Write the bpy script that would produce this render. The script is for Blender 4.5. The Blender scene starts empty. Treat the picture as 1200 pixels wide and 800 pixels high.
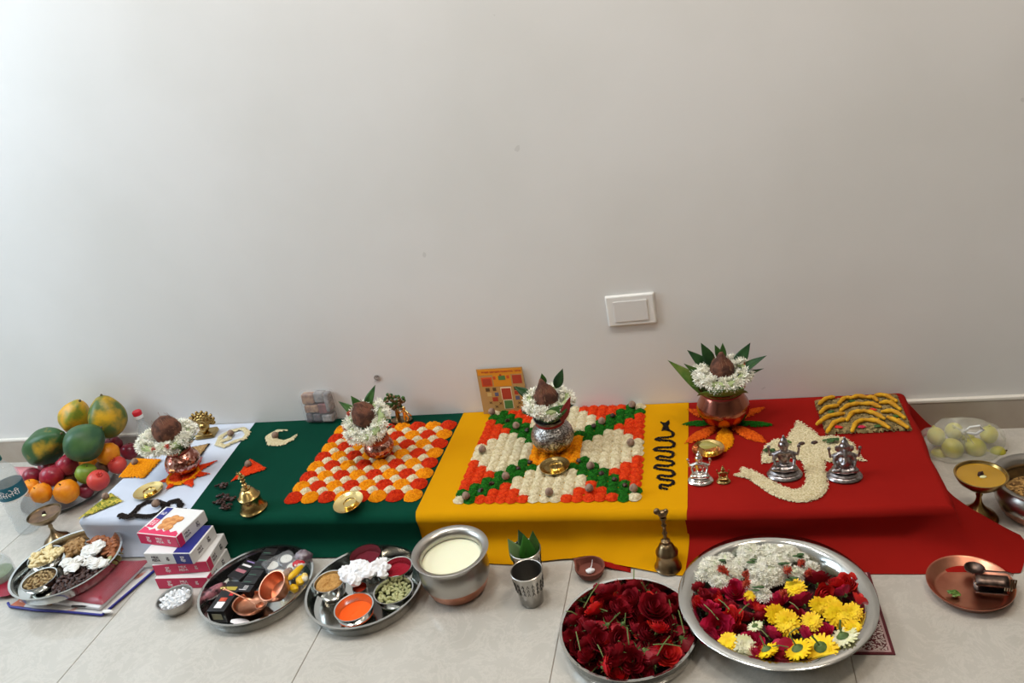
import bpy, math, random
import numpy as np
from mathutils import Vector, Matrix, Euler, noise
random.seed(7); np.random.seed(7)
PI = math.pi
C = bpy.context.scene.collection
SC = bpy.context.scene

# ---------------------------------------------------------------- camera
FPX, YAW, PITCH, ROLL, CAMY, CAMZ = 946.81, -0.278708, 0.423857, -0.184608, -1.957856, 1.25
fw0 = Vector((math.sin(YAW), math.cos(YAW), 0)); rt0 = Vector((math.cos(YAW), -math.sin(YAW), 0)); UP = Vector((0, 0, 1))
FW = fw0*math.cos(PITCH) - UP*math.sin(PITCH); u0 = UP*math.cos(PITCH) + fw0*math.sin(PITCH)
RT = rt0*math.cos(ROLL) + u0*math.sin(ROLL); UU = -rt0*math.sin(ROLL) + u0*math.cos(ROLL)
cam = bpy.data.objects.new('camera', bpy.data.cameras.new('camera')); C.objects.link(cam)
R3 = Matrix((RT, UU, -FW)).transposed()
cam.matrix_world = Matrix.Translation((0, CAMY, CAMZ)) @ R3.to_4x4()
cam.data.sensor_width = 36; cam.data.lens = FPX/1200*36; cam.data.clip_start = .02
SC.camera = cam
def ray(px, py): return FW + RT*((px-600)/FPX) - UU*((py-400)/FPX)
def at(px, py, z=0.0):
    d = ray(px, py); t = (z-CAMZ)/d.z; return Vector((0, CAMY, CAMZ)) + d*t
def aty(px, py, y):
    d = ray(px, py); t = (y-CAMY)/d.y; return Vector((0, CAMY, CAMZ)) + d*t

# ---------------------------------------------------------------- world, lights, exposure
w = bpy.data.worlds.new('world'); SC.world = w; w.use_nodes = True
w.node_tree.nodes['Background'].inputs[0].default_value = (.80, .90, 1.0, 1)
w.node_tree.nodes['Background'].inputs[1].default_value = 1.2
SC.view_settings.view_transform = 'Standard'; SC.view_settings.look = 'None'
SC.view_settings.gamma = 1; SC.view_settings.use_curve_mapping = False
SC.view_settings.exposure = 0.20
def area(name, loc, target, sx, sy, power, color):
    l = bpy.data.lights.new(name, 'AREA'); l.shape = 'RECTANGLE'; l.size = sx; l.size_y = sy; l.energy = power; l.color = color
    o = bpy.data.objects.new(name, l); C.objects.link(o); o.location = loc
    o.rotation_euler = (Vector(target)-Vector(loc)).to_track_quat('-Z', 'Y').to_euler(); return o
area('window_daylight', (-3.22, -.95, 1.62), (-1.0, -.60, .6), 1.3, 1.3, 36, (.70, .87, 1.0))
CEIL = 2.75
LIGHTS = [(-1.7, -.80, 10.5, (.97, .99, 1)), (-.55, -.80, 14, (1, .97, .93)), (.70, -.80, 13, (1, .85, .70)), (-.55, -2.9, 1.5, (1, .95, .88))]

# ---------------------------------------------------------------- helpers
def lin(c):
    return tuple((x/255/12.92 if x/255 <= .04045 else ((x/255+.055)/1.055)**2.4) for x in c)
MATS = {}
def mat(name, c, rough=.5, metal=0, c2=None, scale=60, tex='noise', bump=0, bscale=None, trans=0, ior=1.45, coat=0, sss=0, sheen=0, emit=0, lo=.4, hi=.6, bdist=.001, alpha=1):
    m = bpy.data.materials.new(name); m.use_nodes = True; nt = m.node_tree; b = nt.nodes['Principled BSDF']
    I = b.inputs
    I['Base Color'].default_value = (*lin(c), 1); I['Roughness'].default_value = rough; I['Metallic'].default_value = metal
    I['Transmission Weight'].default_value = trans; I['IOR'].default_value = ior; I['Coat Weight'].default_value = coat
    I['Sheen Weight'].default_value = sheen; I['Alpha'].default_value = alpha
    if sss: I['Subsurface Weight'].default_value = sss; I['Subsurface Scale'].default_value = .01
    if emit: I['Emission Color'].default_value = (*lin(c), 1); I['Emission Strength'].default_value = emit
    tc = nt.nodes.new('ShaderNodeTexCoord')
    def tx(sc):
        n = nt.nodes.new('ShaderNodeTexVoronoi' if tex == 'voronoi' else 'ShaderNodeTexNoise'); n.inputs['Scale'].default_value = sc
        if tex != 'voronoi': n.inputs['Detail'].default_value = 5
        nt.links.new(tc.outputs['Object'], n.inputs['Vector']); return n
    if c2:
        n = tx(scale); r = nt.nodes.new('ShaderNodeValToRGB')
        r.color_ramp.elements[0].position = lo; r.color_ramp.elements[1].position = hi
        r.color_ramp.elements[0].color = (*lin(c), 1); r.color_ramp.elements[1].color = (*lin(c2), 1)
        if tex == 'voronoi':
            s = nt.nodes.new('ShaderNodeSeparateColor'); nt.links.new(n.outputs['Color'], s.inputs[0]); nt.links.new(s.outputs[0], r.inputs[0])
        else: nt.links.new(n.outputs[0], r.inputs[0])
        nt.links.new(r.outputs[0], I['Base Color'])
    if bump:
        n = tx(bscale or scale); bn = nt.nodes.new('ShaderNodeBump'); bn.inputs['Strength'].default_value = bump; bn.inputs['Distance'].default_value = bdist
        nt.links.new(n.outputs[0], bn.inputs['Height']); nt.links.new(bn.outputs[0], I['Normal'])
    MATS[name] = m; return m

class G:
    def __init__(s): s.v = []; s.f = []; s.m = []
    def add(s, vs, fs, mi=0, T=None):
        o = len(s.v)
        s.v += [tuple(T @ Vector(p)) for p in vs] if T is not None else [tuple(p) for p in vs]
        s.f += [tuple(i+o for i in q) for q in fs]; s.m += [mi]*len(fs); return s
    def lathe(s, prof, n=32, T=None, mi=0):
        vs = []; fs = []; rings = []
        for r, z in prof:
            if r < 1e-5: rings.append([len(vs)]); vs.append((0, 0, z))
            else:
                rings.append(list(range(len(vs), len(vs)+n)))
                vs += [(r*math.cos(2*PI*k/n), r*math.sin(2*PI*k/n), z) for k in range(n)]
        for a, b in zip(rings, rings[1:]):
            for k in range(n):
                k2 = (k+1) % n
                if len(a) == 1 and len(b) == 1: continue
                if len(a) == 1: fs.append((a[0], b[k2], b[k]))
                elif len(b) == 1: fs.append((a[k], a[k2], b[0]))
                else: fs.append((a[k], a[k2], b[k2], b[k]))
        return s.add(vs, fs, mi, T)
    def box(s, c, d, T=None, mi=0, taper=0):
        x, y, z = c; a, b, h = d[0]/2, d[1]/2, d[2]/2; k = 1-taper
        vs = [(x-a, y-b, z-h), (x+a, y-b, z-h), (x+a, y+b, z-h), (x-a, y+b, z-h), (x-a*k, y-b*k, z+h), (x+a*k, y-b*k, z+h), (x+a*k, y+b*k, z+h), (x-a*k, y+b*k, z+h)]
        return s.add(vs, [(3, 2, 1, 0), (4, 5, 6, 7), (0, 1, 5, 4), (1, 2, 6, 5), (2, 3, 7, 6), (3, 0, 4, 7)], mi, T)
    def tube(s, pts, rad, n=8, T=None, mi=0, flat=1.0):
        pts = [Vector(p) for p in pts]; N = len(pts)
        rad = [rad]*N if isinstance(rad, (int, float)) else rad
        vs = []; fs = []; prev = None
        for i, p in enumerate(pts):
            t = (pts[min(i+1, N-1)]-pts[max(i-1, 0)]).normalized()
            ref = prev if prev is not None else (Vector((0, 0, 1)) if abs(t.z) < .9 else Vector((1, 0, 0)))
            u = (ref-t*ref.dot(t)).normalized(); prev = u; v = t.cross(u)
            vs += [tuple(p+(u*math.cos(2*PI*k/n)*flat+v*math.sin(2*PI*k/n))*rad[i]) for k in range(n)]
        for i in range(N-1):
            for k in range(n):
                k2 = (k+1) % n; fs.append((i*n+k, i*n+k2, (i+1)*n+k2, (i+1)*n+k))
        fs += [tuple(reversed(range(n))), tuple(range((N-1)*n, N*n))]
        return s.add(vs, fs, mi, T)
    def ball(s, c, r, n=14, m=9, T=None, mi=0, warp=0, seed=0, ws=1.0):
        r = (r, r, r) if isinstance(r, (int, float)) else r
        vs = []; fs = []
        for i in range(m+1):
            a = PI*i/m
            for k in range(n if 0 < i < m else 1):
                b = 2*PI*k/n; d = Vector((math.sin(a)*math.cos(b), math.sin(a)*math.sin(b), -math.cos(a)))
                q = 1+warp*noise.noise(d*ws*2+Vector((seed*3.1, seed, 0))) if warp else 1
                vs.append((c[0]+d.x*r[0]*q, c[1]+d.y*r[1]*q, c[2]+d.z*r[2]*q))
        idx = lambda i, k: 0 if i == 0 else (1+(m-1)*n if i == m else 1+(i-1)*n+k % n)
        for i in range(m):
            for k in range(n):
                q = [idx(i, k), idx(i, k+1), idx(i+1, k+1), idx(i+1, k)]; u = []
                for x in q:
                    if x not in u: u.append(x)
                fs.append(tuple(u))
        return s.add(vs, fs, mi, T)
    def sheet(s, fn, nu, nv, mi=0, T=None):
        vs = [tuple(fn(i/nu, j/nv)) for j in range(nv+1) for i in range(nu+1)]
        fs = [(j*(nu+1)+i, j*(nu+1)+i+1, (j+1)*(nu+1)+i+1, (j+1)*(nu+1)+i) for j in range(nv) for i in range(nu)]
        return s.add(vs, fs, mi, T)
    def prism(s, poly, z0, z1, T=None, mi=0):
        n = len(poly); vs = [(p[0], p[1], z0) for p in poly]+[(p[0], p[1], z1) for p in poly]
        return s.add(vs, [tuple(reversed(range(n))), tuple(range(n, 2*n))]+[(k, (k+1) % n, n+(k+1) % n, n+k) for k in range(n)], mi, T)
    def mesh(s, name, mats, smooth=True, sharp=40):
        me = bpy.data.meshes.new(name); me.from_pydata(s.v, [], s.f)
        for m in (mats if isinstance(mats, (list, tuple)) else [mats]): me.materials.append(m)
        me.polygons.foreach_set('material_index', s.m)
        me.polygons.foreach_set('use_smooth', [smooth]*len(s.f)); me.update()
        if smooth: me.set_sharp_from_angle(angle=math.radians(sharp))
        return me
    def build(s, name, mats, parent=None, smooth=True, sharp=40, loc=None, rot=None):
        return put(name, s.mesh(name, mats, smooth, sharp), parent, loc, rot)
def put(name, me, parent=None, loc=None, rot=None, scale=None):
    o = bpy.data.objects.new(name, me); C.objects.link(o); o.parent = parent
    if loc is not None: o.location = loc
    if rot is not None: o.rotation_euler = rot
    if scale is not None: o.scale = scale if isinstance(scale, (tuple, list)) else (scale,)*3
    return o
def tag(o, label=None, cat=None, group=None, kind=None):
    if label: o['label'] = label
    if cat: o['category'] = cat
    if group: o['group'] = group
    if kind: o['kind'] = kind
    return o
def thing(name, label, cat, loc=(0, 0, 0), rot=(0, 0, 0), group=None):
    o = bpy.data.objects.new(name, None); C.objects.link(o); o.location = loc
    o.rotation_euler = rot if isinstance(rot, (tuple, list, Euler)) else (0, 0, rot); o.empty_display_size = .02
    return tag(o, label, cat, group)
def copy_tree(o, parent=None):
    c = o.copy(); C.objects.link(c); c.parent = parent
    for ch in o.children: copy_tree(ch, c)
    return c
def solid(o, t, off=-1):
    m = o.modifiers.new('solid', 'SOLIDIFY'); m.thickness = t; m.offset = off; return o
def bevel(o, wd, seg=2):
    m = o.modifiers.new('bevel', 'BEVEL'); m.width = wd; m.segments = seg; m.limit_method = 'ANGLE'; return o
def TR(loc=(0, 0, 0), rot=(0, 0, 0), sc=1):
    return Matrix.Translation(loc) @ Euler(rot).to_matrix().to_4x4() @ Matrix.Scale(sc, 4)
def text_mesh(txt, size, depth=.0004):
    cu = bpy.data.curves.new('lettering', 'FONT'); cu.body = txt; cu.size = size; cu.extrude = depth; cu.align_x = 'CENTER'; cu.align_y = 'CENTER'; cu.resolution_u = 2
    o = bpy.data.objects.new('lettering', cu); C.objects.link(o)
    bpy.context.view_layer.update()
    me = bpy.data.meshes.new_from_object(o.evaluated_get(bpy.context.evaluated_depsgraph_get()))
    C.objects.unlink(o); bpy.data.objects.remove(o); return me
def lettering(txt, size, m, parent, loc, rot, name='lettering', depth=.0003):
    me = text_mesh(txt, size, depth); me.materials.clear(); me.materials.append(m)
    return put(name, me, parent, loc, rot)

# ---------------------------------------------------------------- materials
steel = mat('steel', (206, 206, 202), .15, 1, bump=.03, bscale=30)
steel2 = mat('brushed_steel', (176, 172, 166), .30, 1)
bronze = mat('bronze', (150, 128, 98), .28, 1, c2=(122, 102, 76), scale=30)
brass = mat('brass', (186, 158, 100), .26, 1, c2=(156, 130, 80), scale=25)
gold = mat('gold_plate', (236, 208, 140), .2, 1)
copper = mat('copper', (226, 164, 134), .34, 1, c2=(190, 122, 92), scale=18)
copper_d = mat('copper_dark', (160, 98, 84), .2, 1, c2=(184, 118, 92), scale=14)
copper_l = mat('copper_pattern', (214, 164, 150), .24, 1, c2=(150, 88, 74), scale=150, tex='voronoi', bump=.5, bdist=.0015)
silver_p = mat('silver_pattern', (190, 186, 182), .3, 1, c2=(118, 112, 108), scale=260, tex='voronoi', bump=.8, bdist=.0012)
silver = mat('silver_antique', (182, 176, 176), .3, 1, c2=(128, 120, 120), scale=120, bump=.3)
silver_b = mat('silver_bright', (235, 232, 228), .16, 1, bump=.4, bscale=160)
dark_metal = mat('tarnished_metal', (110, 95, 88), .38, 1, c2=(70, 58, 54), scale=60)
coco = mat('coconut_husk', (120, 76, 58), .9, c2=(74, 46, 36), scale=50, bump=.8, bscale=160, bdist=.003)
leaf = mat('leaf_green', (42, 78, 34), .38, c2=(64, 104, 44), scale=30, bump=.1)
leaf_b = mat('leaf_bright', (74, 110, 40), .4, c2=(108, 128, 56), scale=25, bump=.1)
leaf_d = mat('leaf_dark', (30, 62, 34), .4, c2=(44, 80, 40), scale=30)
jas = mat('jasmine_white', (255, 253, 244), .6, c2=(250, 248, 232), scale=60)
orangef = mat('orange_flower', (206, 90, 60), .6, c2=(190, 60, 40), scale=80)
rosem = mat('rose_red', (134, 4, 24), .6, c2=(152, 8, 30), scale=40)
rosep = mat('rose_pink', (206, 28, 78), .6, c2=(176, 18, 56), scale=40)
rosev = mat('rose_bright', (206, 22, 36), .6, c2=(216, 44, 30), scale=40)
sepalm = mat('sepal_green', (70, 98, 44), .6, c2=(100, 124, 66), scale=50)
stemm = mat('stem_green', (104, 124, 66), .6)
mumy = mat('chrysanthemum_yellow', (255, 222, 16), .6, c2=(248, 200, 6), scale=60)
mumw = mat('chrysanthemum_white', (236, 236, 206), .6, c2=(222, 222, 170), scale=60)
nutm = mat('areca_nut', (150, 124, 106), .7, c2=(108, 84, 72), scale=90, bump=.3)
def grain(n, a, b, sc=260, **k):
    m = mat(n, a, .85, c2=b, scale=sc, tex='voronoi', bump=.7, bdist=.002, lo=.1, hi=.9, **k); m.node_tree.nodes['Principled BSDF'].inputs['Specular IOR Level'].default_value = .12; return m
g_or = grain('petal_orange', (234, 150, 14), (218, 122, 6)); g_rd = grain('petal_red', (204, 54, 16), (182, 34, 10))
g_gr = grain('grain_green', (30, 104, 22), (18, 74, 14)); g_wh = grain('rice_white', (222, 210, 178), (198, 184, 146))
g_rv = grain('grain_vermilion', (218, 66, 20), (198, 46, 12)); g_ri = grain('rice_cream', (216, 204, 168), (196, 180, 138), 300)
g_bk = grain('black_gram', (22, 17, 15), (38, 30, 27)); g_mo = grain('moong', (88, 104, 40), (214, 190, 84), 170)
g_br = grain('mixed_grain', (160, 140, 96), (96, 84, 54), 160); g_ok = grain('petal_dark_orange', (222, 96, 20), (196, 70, 14))
g_tan = grain('tan_grain', (184, 150, 104), (150, 116, 74)); g_raisin = mat('raisin', (44, 24, 22), .45, c2=(70, 40, 30), scale=80, bump=.6)
def cloth_mat(n, a, b):
    m = mat(n, a, .9, c2=b, scale=3, bump=.12, bscale=900, bdist=.0005); m.node_tree.nodes['Principled BSDF'].inputs['Specular IOR Level'].default_value = .08; return m
c_white = cloth_mat('cloth_white', (206, 212, 224), (196, 202, 216)); c_green = cloth_mat('cloth_green', (6, 62, 46), (5, 55, 41))
c_yellow = cloth_mat('cloth_yellow', (208, 148, 4), (200, 140, 3)); c_red = cloth_mat('cloth_red', (150, 26, 20), (142, 23, 18))
white_p = mat('white_plastic', (232, 230, 226), .35); paper_w = mat('box_white', (226, 224, 222), .5); paper_p = mat('box_pink', (216, 46, 92), .45)
paper_b = mat('box_blue', (34, 42, 128), .45); ink_k = mat('ink_dark', (50, 34, 48), .6); ink_w = mat('ink_white', (245, 240, 240), .6)
black_p = mat('black_card', (24, 22, 24), .35); peda = mat('sweet_print', (222, 160, 96), .6, c2=(196, 124, 66), scale=60)
maroon = mat('maroon_silk', (150, 24, 46), .35, c2=(126, 16, 40), scale=12, bump=.2, bscale=20, bdist=.004)
def clearfilm(n, c, mix=.75, rough=.15):
    m = bpy.data.materials.new(n); m.use_nodes = True; nt = m.node_tree; b = nt.nodes['Principled BSDF']
    b.inputs['Base Color'].default_value = (*lin(c), 1); b.inputs['Roughness'].default_value = rough; b.inputs['Alpha'].default_value = 1-mix
    tc = nt.nodes.new('ShaderNodeTexCoord'); n1 = nt.nodes.new('ShaderNodeTexNoise'); n1.inputs['Scale'].default_value = 45
    bn = nt.nodes.new('ShaderNodeBump'); bn.inputs['Strength'].default_value = .6; bn.inputs['Distance'].default_value = .004
    nt.links.new(tc.outputs['Object'], n1.inputs['Vector']); nt.links.new(n1.outputs[0], bn.inputs['Height']); nt.links.new(bn.outputs[0], b.inputs['Normal'])
    return m
film = clearfilm('clear_film', (236, 238, 240), .86); film_w = clearfilm('milky_film', (232, 232, 222), .72, .25)
pet = clearfilm('bottle_plastic', (222, 232, 234), .77, .04)

# ---------------------------------------------------------------- room
wall_m = mat('wall_paint', (226, 224, 222), .42, c2=(220, 218, 215), scale=1.6, bump=.05, bscale=40, bdist=.002)
ceil_m = mat('ceiling_paint', (232, 230, 225), .8)
nt = wall_m.node_tree; b_ = nt.nodes['Principled BSDF']; base_ = b_.inputs['Base Color'].links[0].from_socket
vo = nt.nodes.new('ShaderNodeTexVoronoi'); vo.inputs['Scale'].default_value = 5.5; nz = nt.nodes.new('ShaderNodeTexNoise'); nz.inputs['Scale'].default_value = 30
tc_ = nt.nodes['Texture Coordinate']; mp = nt.nodes.new('ShaderNodeVectorMath'); mp.operation = 'MULTIPLY_ADD'; mp.inputs[1].default_value = (.03, .03, .03)
nt.links.new(tc_.outputs['Object'], nz.inputs['Vector']); nt.links.new(nz.outputs['Color'], mp.inputs[0]); nt.links.new(tc_.outputs['Object'], mp.inputs[2]); nt.links.new(mp.outputs[0], vo.inputs['Vector'])
lt = nt.nodes.new('ShaderNodeMath'); lt.operation = 'LESS_THAN'; lt.inputs[1].default_value = .032; nt.links.new(vo.outputs['Distance'], lt.inputs[0])
ml = nt.nodes.new('ShaderNodeMath'); ml.operation = 'MULTIPLY'; ml.inputs[1].default_value = .22; nt.links.new(lt.outputs[0], ml.inputs[0])
mxw = nt.nodes.new('ShaderNodeMix'); mxw.data_type = 'RGBA'; mxw.inputs[7].default_value = (*lin((150, 146, 142)), 1); nt.links.new(ml.outputs[0], mxw.inputs[0]); nt.links.new(base_, mxw.inputs[6]); nt.links.new(mxw.outputs[2], b_.inputs['Base Color'])
XL, XR, YF = -3.3, 3.0, -5.2
def struct(name, g, m, parent=None, **k):
    o = g.build(name, m, parent, smooth=False, **k)
    if parent is None: o['kind'] = 'structure'
    return o
fl = struct('floor', G().box(((XL+XR)/2, YF/2, -.02), (XR-XL, -YF+.2, .036)), mat('grout', (150, 140, 128), .9))
def marble():
    m = mat('marble_tile', (192, 188, 180), .08, c2=(180, 175, 166), scale=3.5, lo=.35, hi=.7)
    nt = m.node_tree; b = nt.nodes['Principled BSDF']; tc = nt.nodes['Texture Coordinate']
    base = b.inputs['Base Color'].links[0].from_socket
    n = nt.nodes.new('ShaderNodeTexNoise'); n.inputs['Scale'].default_value = 14; n.inputs['Detail'].default_value = 15; n.inputs['Roughness'].default_value = .78; n.inputs['Distortion'].default_value = .6
    g = nt.nodes.new('ShaderNodeNewGeometry'); nt.links.new(g.outputs['Position'], n.inputs['Vector'])
    r = nt.nodes.new('ShaderNodeValToRGB'); e = r.color_ramp.elements; e[0].position = .46; e[0].color = (0, 0, 0, 1); e[1].position = .5; e[1].color = (1, 1, 1, 1)
    e2 = e.new(.54); e2.color = (0, 0, 0, 1)
    mx = nt.nodes.new('ShaderNodeMix'); mx.data_type = 'RGBA'; mu = nt.nodes.new('ShaderNodeMath'); mu.operation = 'MULTIPLY'; mu.inputs[1].default_value = .30
    nt.links.new(n.outputs[0], r.inputs[0]); nt.links.new(r.outputs[0], mu.inputs[0]); nt.links.new(mu.outputs[0], mx.inputs[0])
    nt.links.new(base, mx.inputs[6]); mx.inputs[7].default_value = (*lin((218, 213, 204)), 1); nt.links.new(mx.outputs[2], b.inputs['Base Color'])
    return m
tile_m = marble()
xs = [XL, -2.60, -2.04, -1.478, -.910, -.366, .194, .75, 1.31, 1.87, 2.43, XR]; ys = [YF, -3.42, -2.28, -1.14, 0]
for a, b in zip(xs, xs[1:]):
    for c, d in zip(ys, ys[1:]):
        o = G().box((0, 0, -.004), (b-a-.0016, d-c-.0016, .008)).build('tile', tile_m, fl, smooth=False, loc=((a+b)/2, (c+d)/2, 0)); bevel(o, .0008, 1)
struct('wall_back', G().box(((XL+XR)/2, .06, CEIL/2), (XR-XL+.2, .12, CEIL+.1)), wall_m)
tan_m = mat('wall_paint_tan', (150, 138, 122), .6)  # darker tone given to unseen walls to cut bounce onto cloth fronts
struct('wall_right', G().box((XR+.06, YF/2, CEIL/2), (.12, -YF, CEIL)), tan_m)
struct('wall_front', G().box(((XL+XR)/2, YF-.06, CEIL/2), (XR-XL, .12, CEIL)), tan_m)
g = G(); wy0, wy1, wz0, wz1 = -1.65, -.25, .9, 2.3
g.box((XL-.06, (YF+wy0)/2, CEIL/2), (.12, wy0-YF, CEIL)).box((XL-.06, wy1/2, CEIL/2), (.12, -wy1, CEIL))
g.box((XL-.06, (wy0+wy1)/2, wz0/2), (.12, wy1-wy0, wz0)).box((XL-.06, (wy0+wy1)/2, (wz1+CEIL)/2), (.12, wy1-wy0, CEIL-wz1)); struct('wall_left', g, wall_m)
struct('ceiling', G().box(((XL+XR)/2, YF/2, CEIL+.05), (XR-XL, -YF, .1)), ceil_m)
g = G(); ym = (wy0+wy1)/2
for yy in (wy0+.03, ym, wy1-.03): g.box((XL-.06, yy, (wz0+wz1)/2), (.06, .06, wz1-wz0))
for zz in (wz0+.03, wz1-.03): g.box((XL-.06, ym, zz), (.055, wy1-wy0, .06))
wn = struct('window_1', g, white_p)
G().box((XL-.06, ym, (wz0+wz1)/2), (.006, wy1-wy0-.02, wz1-wz0-.02)).build('pane', clearfilm('window_glass', (255, 255, 255), .95, .0), wn, smooth=False)
bb_m = mat('baseboard_marble', (178, 166, 152), .18, c2=(168, 154, 140), scale=6); bb_t = mat('baseboard_lit_edge', (226, 220, 210), .3)  # second, paler colour paints the light catching the baseboard top
bb = struct('baseboard_back', G().box(((XL+XR)/2, -.006, .042), (XR-XL, .011, .084)), bb_m)
bevel(G().box(((XL+XR)/2, -.0065, .0885), (XR-XL, .013, .009)).build('cap', bb_t, bb, smooth=False), .002)  # pale strip, the lit top of the baseboard put into colour
# ceiling lamps
def lamp(x, y, p, col):
    t = thing("ceiling_light", "", 'ceiling lamp', (x, y, CEIL))
    t['label'] = {-1.7: 'square flush ceiling lamp nearest the window', .70: 'square flush ceiling lamp nearest the right wall'}.get(x, 'square flush ceiling lamp over the middle of the altar' if y > -2 else 'square flush ceiling lamp at the back of the room')
    bevel(G().box((0, 0, -.014), (.44, .44, .028)).build('frame', white_p, t, smooth=False), .004)
    G().box((0, 0, -.030), (.38, .38, .004)).build('diffuser', mat('lamp_diffuser', (255, 245, 230), .5, emit=6), t, smooth=False)
    area('ceiling_lamp_light', (x, y, CEIL-.036), (x, y, 0), .38, .38, p, col)
for a in LIGHTS: lamp(*a)
# blank switch plate
t = thing('switch_plate', 'white blank electrical switch plate on the bare wall', 'switch plate', (-.2245, 0, .402), (PI/2, 0, 0)); t.rotation_euler = (PI/2, math.radians(-0.8), 0)
bevel(G().box((0, 0, .005), (.130, .088, .010), taper=.05).build('frame', white_p, t, smooth=False), .003, 3)
bevel(G().box((0, -.001, .0112), (.088, .058, .0024)).build('blank_insert', mat('insert_grey', (222, 219, 216), .4), t, smooth=False), .001)
# wall plug
P = aty(442, 442, 0); tag(G().lathe([(0, -.004), (.009, -.004), (.008, -.001), (.005, 0), (0, 0)], 12).build('wall_hole_plug', mat('plug_grey', (120, 112, 106), .7, c2=(170, 164, 158), scale=200), loc=P, rot=(-PI/2, 0, 0)), 'small grey patched drill hole on the wall above the green cloth', 'wall plug').scale = (1, 1, 1)

# ---------------------------------------------------------------- platform and cloths
HP = .110
t = thing('low_platform', 'low wooden platform hidden under the four coloured cloths', 'platform', (0, 0, 0))
wood = mat('plank_wood', (130, 96, 64), .7, c2=(100, 70, 46), scale=8)
for k in range(4):
    x0 = -1.695+k*.529; G().box((x0+.2625, -.238, .095), (.527, .450, .016)).build('plank', wood, t, smooth=False)
for x in (-1.60, -.64, .33):
    for y in (-.42, -.05): G().box((x, y, .0435), (.05, .05, .087)).build('leg', wood, t, smooth=False)
def cloth(name, label, m, O, B, kk, z0, N, left, right, seed=0):
    """O: list of (t,x,y) top inset outline, B: list of (t,x,y,z) hem; left/right: x of the top sheet as function of y"""
    def ip(L, t):
        for a, b in zip(L, L[1:]):
            if t <= b[0]+1e-9:
                s = (t-a[0])/(b[0]-a[0]); return [a[i]+(b[i]-a[i])*s for i in range(1, len(a))]
        return list(L[-1][1:])
    g = G(); r = .02; z1 = HP+z0
    def fn(u, v):
        ox, oy = ip(O, u); bx, by, bz = ip(B, u); k = ip(kk, u)[0]
        d = Vector((bx-ox, by-oy)); n = d.normalized() if d.length else d
        if v <= .4:
            a = (v/.4)**1.5*PI/2; return (ox+n.x*r*math.sin(a), oy+n.y*r*math.sin(a), z1-r*(1-math.cos(a)))
        s = (v-.4)/.6; e = Vector((ox, oy))+n*r; w = (1-k)*(s**7-.22*math.sin(PI*s)*(1 if s < 1 else 0))+k*s
        q = e+(Vector((bx, by))-e)*w; wob = .005*noise.noise(Vector((q.x*9, q.y*3, seed+z1)))*s
        return (q.x+n.x*wob, q.y+n.y*wob, (z1-r)*(1-s)+bz*s)
    g.sheet(fn, N, 40)
    ya = -.465
    def top(u, v):
        y = -.003+(ya+.003)*v; x = left(y)+(right(y)-left(y))*u
        return (x, y, z1+.0008*noise.noise(Vector((x*12, y*12, seed)))*min(1, 32*(1-v)*v)*min(1, 32*u*(1-u)))
    g.sheet(top, 24, 24)
    o = g.build(name, m, smooth=True, sharp=60); return tag(o, label, 'cloth')
lw = lambda y: -1.710; rw = lambda y: -1.43+.046*(-y/.485)
cloth('altar_cloth', 'plain white altar cloth covering the far left end of the platform', c_white,
      [(0, -1.71, -.003), (.5, -1.71, -.465), (.505, -1.709, -.465), (1, -1.387, -.465)],
      [(0, -1.745, -.003, .004), (.45, -1.748, -.44, .004), (.52, -1.735, -.50, .004), (.6, -1.68, -.505, .004), (1, -1.385, -.505, .004)],
      [(0, 0), (1, 0)], .001, 70, lw, rw)
cloth('altar_cloth', 'dark green altar cloth between the white and yellow cloths', c_green,
      [(0, -1.392, -.465), (1, -.741, -.465)], [(0, -1.39, -.505, .004), (1, -.738, -.505, .004)], [(0, 0), (1, 0)], .002, 60, lambda y: rw(y)-.004, lambda y: -.745+.004*(-y/.485), 3)
cloth('altar_cloth', 'golden yellow altar cloth under the square grain rangoli', c_yellow,
      [(0, -.744, -.465), (1, -.098, -.465)], [(0, -.735, -.52, .004), (.35, -.51, -.526, .004), (.6, -.37, -.512, .006), (.66, -.33, -.508, .014), (.74, -.27, -.525, .006), (1, -.112, -.562, .003)],
      [(0, 0), (.5, .05), (1, .1)], .0035, 60, lambda y: -.744, lambda y: -.098, 5)
cloth('altar_cloth', 'bright red altar cloth on the right end, corner flaring onto the floor', c_red,
      [(0, -.102, -.465), (.6, .427, -.465), (.66, .427, -.43), (.72, .427, -.39), (1, .427, -.003)],
      [(0, -.114, -.560, .002), (.2, .05, -.556, .002), (.55, .50, -.548, .002), (.62, .548, -.545, .002), (.67, .585, -.47, .006), (.70, .578, -.441, .012), (.74, .515, -.40, .004), (.80, .462, -.32, .004), (.93, .465, -.06, .004), (1, .535, -.004, .004)],
      [(0, .1), (.5, .1), (.64, .8), (.72, 1), (.78, .4), (.85, 0), (.93, 0), (1, 1)], .0025, 110, lambda y: -.102, lambda y: .427, 9)
g = G(); g.sheet(lambda u, v: at(697+(42*u), 656+(5+8*u)*v+2*u, .004+.003*math.sin(u*5)), 8, 4)
tag(solid(g.build('folded_cloth_corner', c_red), .001), 'small red cloth corner peeking from under the yellow hem', 'cloth')
ZT = HP+.0042; ZY = HP+.0052

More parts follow.
